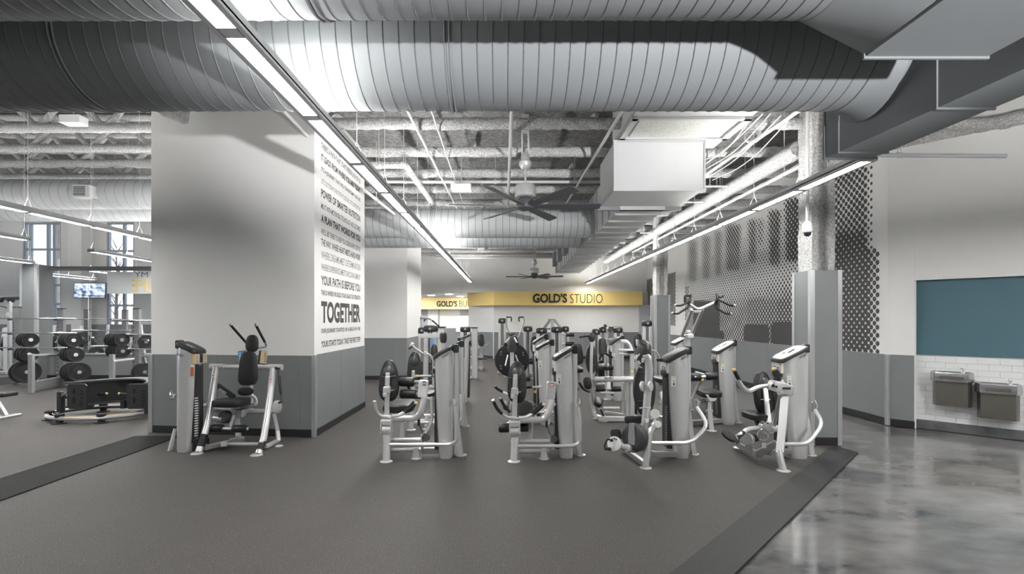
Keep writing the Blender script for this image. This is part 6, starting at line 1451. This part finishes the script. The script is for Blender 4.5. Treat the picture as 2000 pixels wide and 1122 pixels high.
for (px, d, y0, y1) in ((119, 8.35, 814, 765), (289, 8.25, 812, 762)):
    mb = T.mb('side_post', 'plastic'); mb.bb(X_(px - 4.5, d), X_(px + 4.5, d), d - .05, d + .05, .1, Z_(y1, d), .012); m2_ = T.mb('axle_hub', 'silver_dark'); q_ = 1 if px < 200 else -1
    m2_.cyl(P(px + 3 * q_, 772.5, d), P(px + 18 * q_, 773, d), .035, None, 16); m2_ = T.mb('hub_collar', 'plastic'); m2_.cyl(P(px + 8 * q_, 772.5, d), P(px + 13 * q_, 773, d), .055, None, 16)
mb = T.mb('hose', 'rubber_black'); mb.tube([P(113, 813, 8.3), P(103, 816, 8.28), P(97, 811, 8.28), P(98, 805, 8.28), P(112, 804.5, 8.3)], .012, 8, .05)
# side plates and curved back wall, opening towards the room
zb0, zb1 = Z_(797, 8.3), Z_(749, 8.3)
def slots(mb, x0, x1, y):
    for i in range(5):
        z = zb0 + .07 + i * .055; mb.bb(x0 + (x1 - x0) * .68, x0 + (x1 - x0) * .80, y - .012, y + .002, z, z + .025)
    mb.bb(x0 + (x1 - x0) * .28, x0 + (x1 - x0) * .36, y - .012, y + .002, zb0 + .1, zb0 + .2); mb.bb(x0 + (x1 - x0) * .28, x0 + (x1 - x0) * .36, y - .012, y + .002, zb0 + .26, zb0 + .34)
for (xa, xb) in ((132.5, 170), (249, 292)):
    a, b = X_(xa, 8.2), X_(xb, 8.2); mb = T.mb('side_plate', 'plastic'); bv = .03
    mb.plate([(0, bv), (bv, 0), (b - a - bv, 0), (b - a, bv), (b - a, zb1 - zb0 - bv), (b - a - bv, zb1 - zb0), (bv, zb1 - zb0), (0, zb1 - zb0 - bv)], (a, 8.2, zb0), (1, 0, 0), (0, 0, 1), .03)
    m2_ = T.mb('plate_slot', 'rubber_black'); slots(m2_, a, b, 8.185)
xl, xr = X_(136, 8.25), X_(290, 8.25); N_ = 20
def arc(off, z): return [(xl + (xr - xl) * i / N_, 8.24 + off + .62 * math.sin(math.pi * i / N_) ** .8, z) for i in range(N_ + 1)]
mb = T.mb('curved_wall', 'plastic'); p = [arc(.02, zb0 + .04), arc(.02, zb1 + .0), arc(.07, zb1 + .0), arc(.07, zb0 + .04)]
mb.loft([list(r) for r in zip(*p)])
mb = T.mb('curved_top', 'plastic_grey'); p = [arc(-.10, zb1 - .0), arc(-.10, zb1 + .025), arc(.14, zb1 + .025), arc(.14, zb1 - .0)]; mb.loft([list(r) for r in zip(*p)])
mb = T.mb('curved_sill', 'plastic_grey'); p = [arc(-.10, zb0 + .02), arc(-.10, zb0 + .05), arc(.14, zb0 + .05), arc(.14, zb0 + .02)]; mb.loft([list(r) for r in zip(*p)])
for (x0, x1) in ((191, 208), (232, 248)):
    grip(T, [P(x0 if x0 < 200 else x1, 771, 8.6), P(x1 if x0 < 200 else x0 + 1, 769.5, 8.55)], .02)
mb = T.mb('support_leg', 'plastic')
for px in (176, 243): mb.bb(X_(px - 4, 8.75), X_(px + 4, 8.75), 8.70, 8.80, .1, zb0 + .06)
T.done()

# weight bench end poking in at the frame's edge
T = Thing('weight_bench', 'flat weight bench of which only one padded end shows beside the racks', 'bench', (X_(-20, 8.4), 8.4, 0))
mb = T.mb('bench_pad', 'vinyl'); mb.box(P(-30, 773.5, 8.4), (.92, .28, .075), Matrix.Rotation(-.06, 3, 'Y'), .02); mb = T.mb('bench_leg', 'silver_dark'); mb.beam(P(-10, 778, 8.4), P(12, 813, 8.4), .06, .06); mb.beam(P(-70, 780, 8.4), P(-80, 814, 8.4), .06, .06); mb = T.mb('bench_rail', 'silver_dark'); mb.beam(P(-80, 800, 8.4), P(4, 800, 8.4), .05, .05)
mb = T.mb('bench_foot', 'silver'); mb.box((X_(14, 8.4), 8.4, .02), (.12, .40, .04), None, .01); mb = T.mb('bench_foot', 'silver'); mb.box((X_(-80, 8.4), 8.4, .02), (.12, .40, .04), None, .01); T.done()

# power racks: uprights, base rails, storage horns
def upright(T, px, d, ytop, wpx=13, holes=True, dd=.09):
    w_ = wpx * d / F; x = X_(px, d)
    mb = T.mb('upright', 'rack_grey'); mb.bb(x - w_ / 2, x + w_ / 2, d, d + dd, 0, Z_(ytop, d), .008)
    if holes:
        m2_ = T.mb('pin_hole', 'plastic')
        for i in range(14): m2_.cyl((x - w_ * .32, d + .002, .3 + .10 * i), (x - w_ * .32, d - .003, .3 + .10 * i), .017, None, 8)
    m3_ = T.mb('upright_cap', 'plastic'); m3_.bb(x - w_ / 2, x + w_ / 2, d, d + dd, Z_(ytop, d), Z_(ytop, d) + .02)
def rack(label, ups, fronts, base, loc, extra=None):
    T = Thing('power_rack', label, 'rack', loc, 'power racks')
    for u in ups: upright(T, *u)
    for (px, d, yt) in fronts:
        mb = T.mb('front_post', 'silver_dark'); w_ = 9 * d / F; mb.bb(X_(px, d) - w_ / 2, X_(px, d) + w_ / 2, d, d + .08, 0, Z_(yt, d), .008)
    for (a, b, w_) in base: mb = T.mb('base_rail', 'rack_grey'); mb.beam(a, b, .07, w_)
    if extra: extra(T)
    return T.done()
def f0(px, d, z): return Vector((X_(px, d), d, z))
def ex1(T):
    mb = T.mb('safety_arm', 'silver'); mb.beam(P(62, 695, 11.25), P(112, 691.5, 12.3), .04, .05); mb = T.mb('storage_horn', 'chrome')
    for (x0, x1, y, d) in ((36, 68, 665, 12.55), (36, 66, 692, 12.55), (112, 133, 665, 12.25), (112, 158, 692, 12.25), (112, 170, 728, 12.25), (60, 72, 727, 12.5)): mb.cyl(P(x0, y, d + .05), P(x1, y, d - .02), .024, None, 10)
    mb = T.mb('bar_hook', 'plastic')
    for y in (622, 650, 680):
        for (px, d) in ((22, 12.55), (112, 12.22)): mb.box(P(px - 3, y + 2.5, d - .03), (.06, .08, .05), None, .008)
rack('grey power rack beyond the flip trainer, holding three bars, nearest the end post', [(30, 12.6, 601), (117, 12.27, 604)], [(58, 11.15, 692)], [(f0(58, 11.2, .14), f0(117, 12.3, .14), .22), (f0(-30, 11.9, .14), f0(30, 12.6, .14), .20), (f0(117, 12.33, .2), f0(165, 12.4, .2), .16)], (X_(70, 12.4), 12.4, 0), ex1)
def ex2(T):
    mb = T.mb('safety_arm', 'silver'); mb.beam(P(221, 706, 11.9), P(262, 701, 12.4), .04, .05); mb = T.mb('storage_horn', 'chrome')
    for (x0, x1, y, d) in ((246, 222, 664, 12.45), (258, 225, 685, 12.45), (270, 292, 696, 12.5), (272, 292, 732, 12.5), (270, 290, 665, 12.5)): mb.cyl(P(x0, y, d + .05), P(x1, y, d - .02), .024, None, 10)
    mb = T.mb('slant_brace', 'rack_grey'); mb.beam(P(280, 690, 12.7), P(290, 742, 12.7), .07, .06)
    mb = T.mb('bar_hook', 'plastic')
    for y in (626, 654, 682.5): mb.box(P(256, y + 2.5, 12.36), (.06, .08, .05), None, .008)
rack('grey power rack close to the printed column, holding three bars', [(265, 12.45, 604)], [(216.5, 11.9, 693)], [(f0(216, 11.95, .12), f0(265, 12.5, .12), .18), (f0(265, 12.5, .12), f0(330, 12.7, .12), .18)], (X_(265, 12.4), 12.4, 0), ex2)
for i, (px, yt) in enumerate(((168, 606), (242, 607))):
    T = Thing('power_rack', ('grey rack upright seen through glass under the television', 'grey rack upright seen through glass below the frosted band')[i], 'rack', (X_(px, 15.4), 15.4, 0), 'power racks'); upright(T, px, 15.4, yt, 10, False); mb = T.mb('base_rail', 'rack_grey'); mb.beam(f0(px, 15.4, .06), f0(px - 12, 16.6, .06), .08, .1); T.done()
# bars on the racks
def barbell(label, x0, x1, y0, y1, d, sl):
    T = Thing('barbell', label, 'barbell', tuple(P((x0 + x1) / 2, (y0 + y1) / 2, d)), 'barbells on the racks'); a, b = P(x0, y0, d), P(x1, y1, d); mb = T.mb('bar', 'chrome'); mb.cyl(a, b, .018, None, 10)
    for (s0, s1) in sl:
        m2_ = T.mb('sleeve', 'chrome'); p, q_ = P(s0, y0 + (y1 - y0) * (s0 - x0) / (x1 - x0), d), P(s1, y0 + (y1 - y0) * (s1 - x0) / (x1 - x0), d); m2_.cyl(p, q_, .034, None, 12, .004)
    T.done()
for (nm, y, ys) in (('top', 622, 623), ('middle', 650, 651.5), ('bottom', 679, 680.5)):
    barbell('%s bar of three across the power rack nearest the end post' % nm, -60, 149, y, ys, 12.2, ((-60, -20), (112, 147)))
for (nm, y) in (('top', 626), ('middle', 654), ('bottom', 682)):
    barbell('%s bar of three across the power rack close to the printed column' % nm, 219, 320, y - .6, y + .4, 12.35, ((220, 253),))
for (nm, x0, x1, y, sl) in (('upper bar behind the glass, level with the rack tops', 149, 222, 623.5, ()), ('middle bar behind the glass, with a pale sleeve', 141, 262, 646, ((141, 190),)), ('lower bar behind the glass, above the low wall', 170, 250, 677, ((170, 212),))):
    barbell(nm, x0, x1, y, y, 15.39, sl)
# plates on the horns
def plates(where, px, y, d, R, n, step):
    for i in range(n):
        c = P(px, y, d) + Vector((i * step, -.02 * i, 0)); o = Thing('weight_plate', where, 'weight plate', tuple(c), 'plates on ' + where.split(' on ')[-1])
        base_ = where.replace(' black weight plate', ' plate').replace('black weight plate', 'black plate'); k_ = n - 1 - i
        o.root['label'] = ('outermost ', 'second ', 'third ', 'fourth ', 'fifth ')[k_] + (base_ if k_ == 0 else base_.replace('plate on', 'plate from outside on').replace('black ', ''))
        mb = o.mb('disc', 'plate_iron'); ax = Vector((.80, -.60, 0)); mb.lathe([(.03, -.03), (R * .55, -.022), (R * .8, -.02), (R * .86, -.03), (R, -.028), (R, .028), (R * .86, .03), (R * .8, .02), (R * .55, .022), (.03, .03)], c, ax, 26)
        if i == n - 1:
            m2_ = o.mb('grip_slot', 'rubber_black'); side = ax.cross(Vector((0, 0, 1)))
            for k in range(3):
                a = .5 + k * 2.09; e = side * math.cos(a) + Vector((0, 0, 1)) * math.sin(a); f = side * -math.sin(a) + Vector((0, 0, 1)) * math.cos(a); q_ = c + e * R * .68 + ax * .021; m2_.beam(q_ - f * R * .25, q_ + f * R * .25, .008, R * .18, tuple(e), .004)
            m3_ = o.mb('hub_ring', 'chrome'); m3_.lathe([(.045, .028), (.045, .036), (.025, .036)], c, ax, 16)
        o.done()
plates('black weight plate on the upper horn of the rack nearest the end post', 47, 664, 12.35, .165, 4, .075)
plates('black weight plate on the middle horn of the rack nearest the end post', 46, 692, 12.35, .19, 3, .09)
plates('large black weight plate on the lowest horn of the rack nearest the end post', 46, 727, 12.35, .28, 2, .10)
plates('black weight plate on the upper horn of the rack behind the flip trainer', 131, 665, 12.15, .175, 4, .07)
plates('black weight plate on the middle horn of the rack behind the flip trainer', 133, 693, 12.15, .175, 4, .08)
plates('large black weight plate on the lowest horn of the rack behind the flip trainer', 140, 727, 12.15, .235, 4, .08)
plates('black weight plate on the high horn seen through glass', 155, 661, 15.3, .20, 3, .06)
plates('black weight plate on the upper horn of the rack close to the printed column', 218, 664, 12.35, .165, 5, .08)
plates('black weight plate on the middle horn of the rack close to the printed column', 221, 686, 12.35, .165, 5, .075)
plates('large black weight plate on the lowest horn of the rack by the printed column', 277, 727, 12.5, .23, 2, .08)
plates('black weight plate on the side horn of the rack close to the printed column', 280, 668, 12.6, .18, 2, .08)
plates('dark weight plate on a horn behind glass above the low wall', 186, 690, 15.3, .19, 2, .06)
# cable station at the frame's edge
T = Thing('cable_station', 'dark cable station with a ball attachment at the edge of the weights hall', 'machine', (X_(14, 15), 15, 0))
mb = T.mb('frame_post', 'silver_dark'); mb.bb(X_(14, 15), X_(18.5, 15), 15, 15.1, 0, Z_(583, 15)); mb.bb(X_(-30, 15), X_(-25, 15), 15, 15.1, 0, Z_(583, 15)); mb = T.mb('top_beam', 'plastic'); mb.beam(P(-30, 583, 15.05), P(39, 583, 15.05), .1, .10); mb = T.mb('pulley', 'plastic')
mb.cyl(P(17, 586, 14.98), P(17, 586, 14.9), .05)
mb = T.mb('pulley', 'plastic'); mb.cyl(P(25, 588, 14.98), P(25, 588, 14.9), .05)
mb = T.mb('ball_grip', 'rubber_black'); mb.lathe([(.02, -.065), (.055, -.04), (.068, 0), (.055, .04), (.02, .065)], P(2, 587, 14.9), (0, 0, 1), 16); mb.tube([P(2, 584, 14.9), P(2, 582, 15.0)], .01, 5, 0)
mb = T.mb('pull_handle', 'rubber_black'); mb.tube([P(-4, 598, 14.9), P(6, 599, 14.9), P(13, 602, 14.9)], .015, 6, .1); mb = T.mb('dial', 'silver'); mb.cyl(P(18, 614, 14.98), P(18, 614, 14.92), .075, None, 18); mb = T.mb('base_beam', 'silver_dark'); mb.beam(f0(-30, 15, .05), f0(18, 15, .05), .3, .08)
mb = T.mb('stack', 'silver'); mb.bb(X_(6, 15.2), X_(14, 15.2), 15.2, 15.4, 0.05, Z_(640, 15.2)); T.done()
# cardio and strength machines behind the glass
def gym_frame(label, px, d, hgt, flip=1, group='machines behind the glass'):
    T = Thing('frame_machine', label, 'machine', (X_(px, d), d, 0), group); x = X_(px, d)
    mb = T.mb('frame_post', 'silver'); mb.beam((x, d, .03), (x + .18 * flip, d, hgt), .07, .07, (0, 1, 0)); mb.beam((x + .75 * flip, d, .03), (x + .45 * flip, d, hgt * .8), .06, .06, (0, 1, 0)); mb.tube([(x + .1 * flip, d, hgt * .62), (x + .5 * flip, d - .2, hgt * .58), (x + .9 * flip, d - .3, hgt * .7)], .03, 8, .1)
    mb = T.mb('base_beam', 'silver_dark'); mb.beam((x - .1 * flip, d, .05), (x + .9 * flip, d, .05), .1, .09); mb.beam((x, d - .35, .04), (x, d + .35, .04), .08, .07)
    mb = T.mb('seat', 'vinyl'); mb.pad((x + .5 * flip, d - .05, .5), (1, 0, 0), (0, 1, 0), .4, .4, .09, 3); mb = T.mb('backrest', 'vinyl'); mb.pad((x + .25 * flip, d - .02, .9), (.2, 1, 0), (.25 * flip, 0, 1), .3, .55, .1, 3, .85)
    mb = T.mb('counterweight', 'plate_iron'); mb.cyl((x + .8 * flip, d - .34, hgt * .55), (x + .8 * flip, d - .24, hgt * .55), .2, None, 22, .01); T.done()
gym_frame('plate-loaded machine behind glass below the frame post window', 97, 17.2, 1.5, 1)
gym_frame('plate-loaded machine behind glass under the television corner', 150, 18.6, 1.45, 1)
gym_frame('plate-loaded machine behind glass between the two far rack uprights', 202, 17.6, 1.5, 1)
gym_frame('plate-loaded machine behind glass next to the printed column', 285, 17.2, 1.5, -1)
gym_frame('plate-loaded machine beyond the rack at the very edge of the hall', -2, 16.4, 1.4, 1)
# television on its pilaster
T = Thing('television', 'flat television mounted high on the hall pilaster, showing a broadcast', 'television', tuple(P(176, 568, 23.2)))
c = P(176.5, 568, 23.2); Rm = Matrix.Rotation(.12, 3, 'Z') @ Matrix.Rotation(-.06, 3, 'X')
mb = T.mb('casing', 'screen_dark'); mb.box(c, (1.40, .08, .74), Rm, .012)
m2_ = T.mb('screen', 'screen'); m2_.box(c + Rm @ Vector((0, -.042, 0)), (1.33, .006, .67), Rm)
for (x, m_) in ((-.26, 'print_dark'), (0.0, 'label_red'), (.2, 'label_blue'), (.38, 'label_blue')):
    m3_ = T.mb('score_bar', m_, m2_); m3_.box(c + Rm @ Vector((x, -.047, -.25)), (.17, .004, .036), Rm)
mb = T.mb('bracket', 'plastic'); mb.box(c + Vector((0, .15, 0)), (.3, .26, .3), None, .02)
T.done()
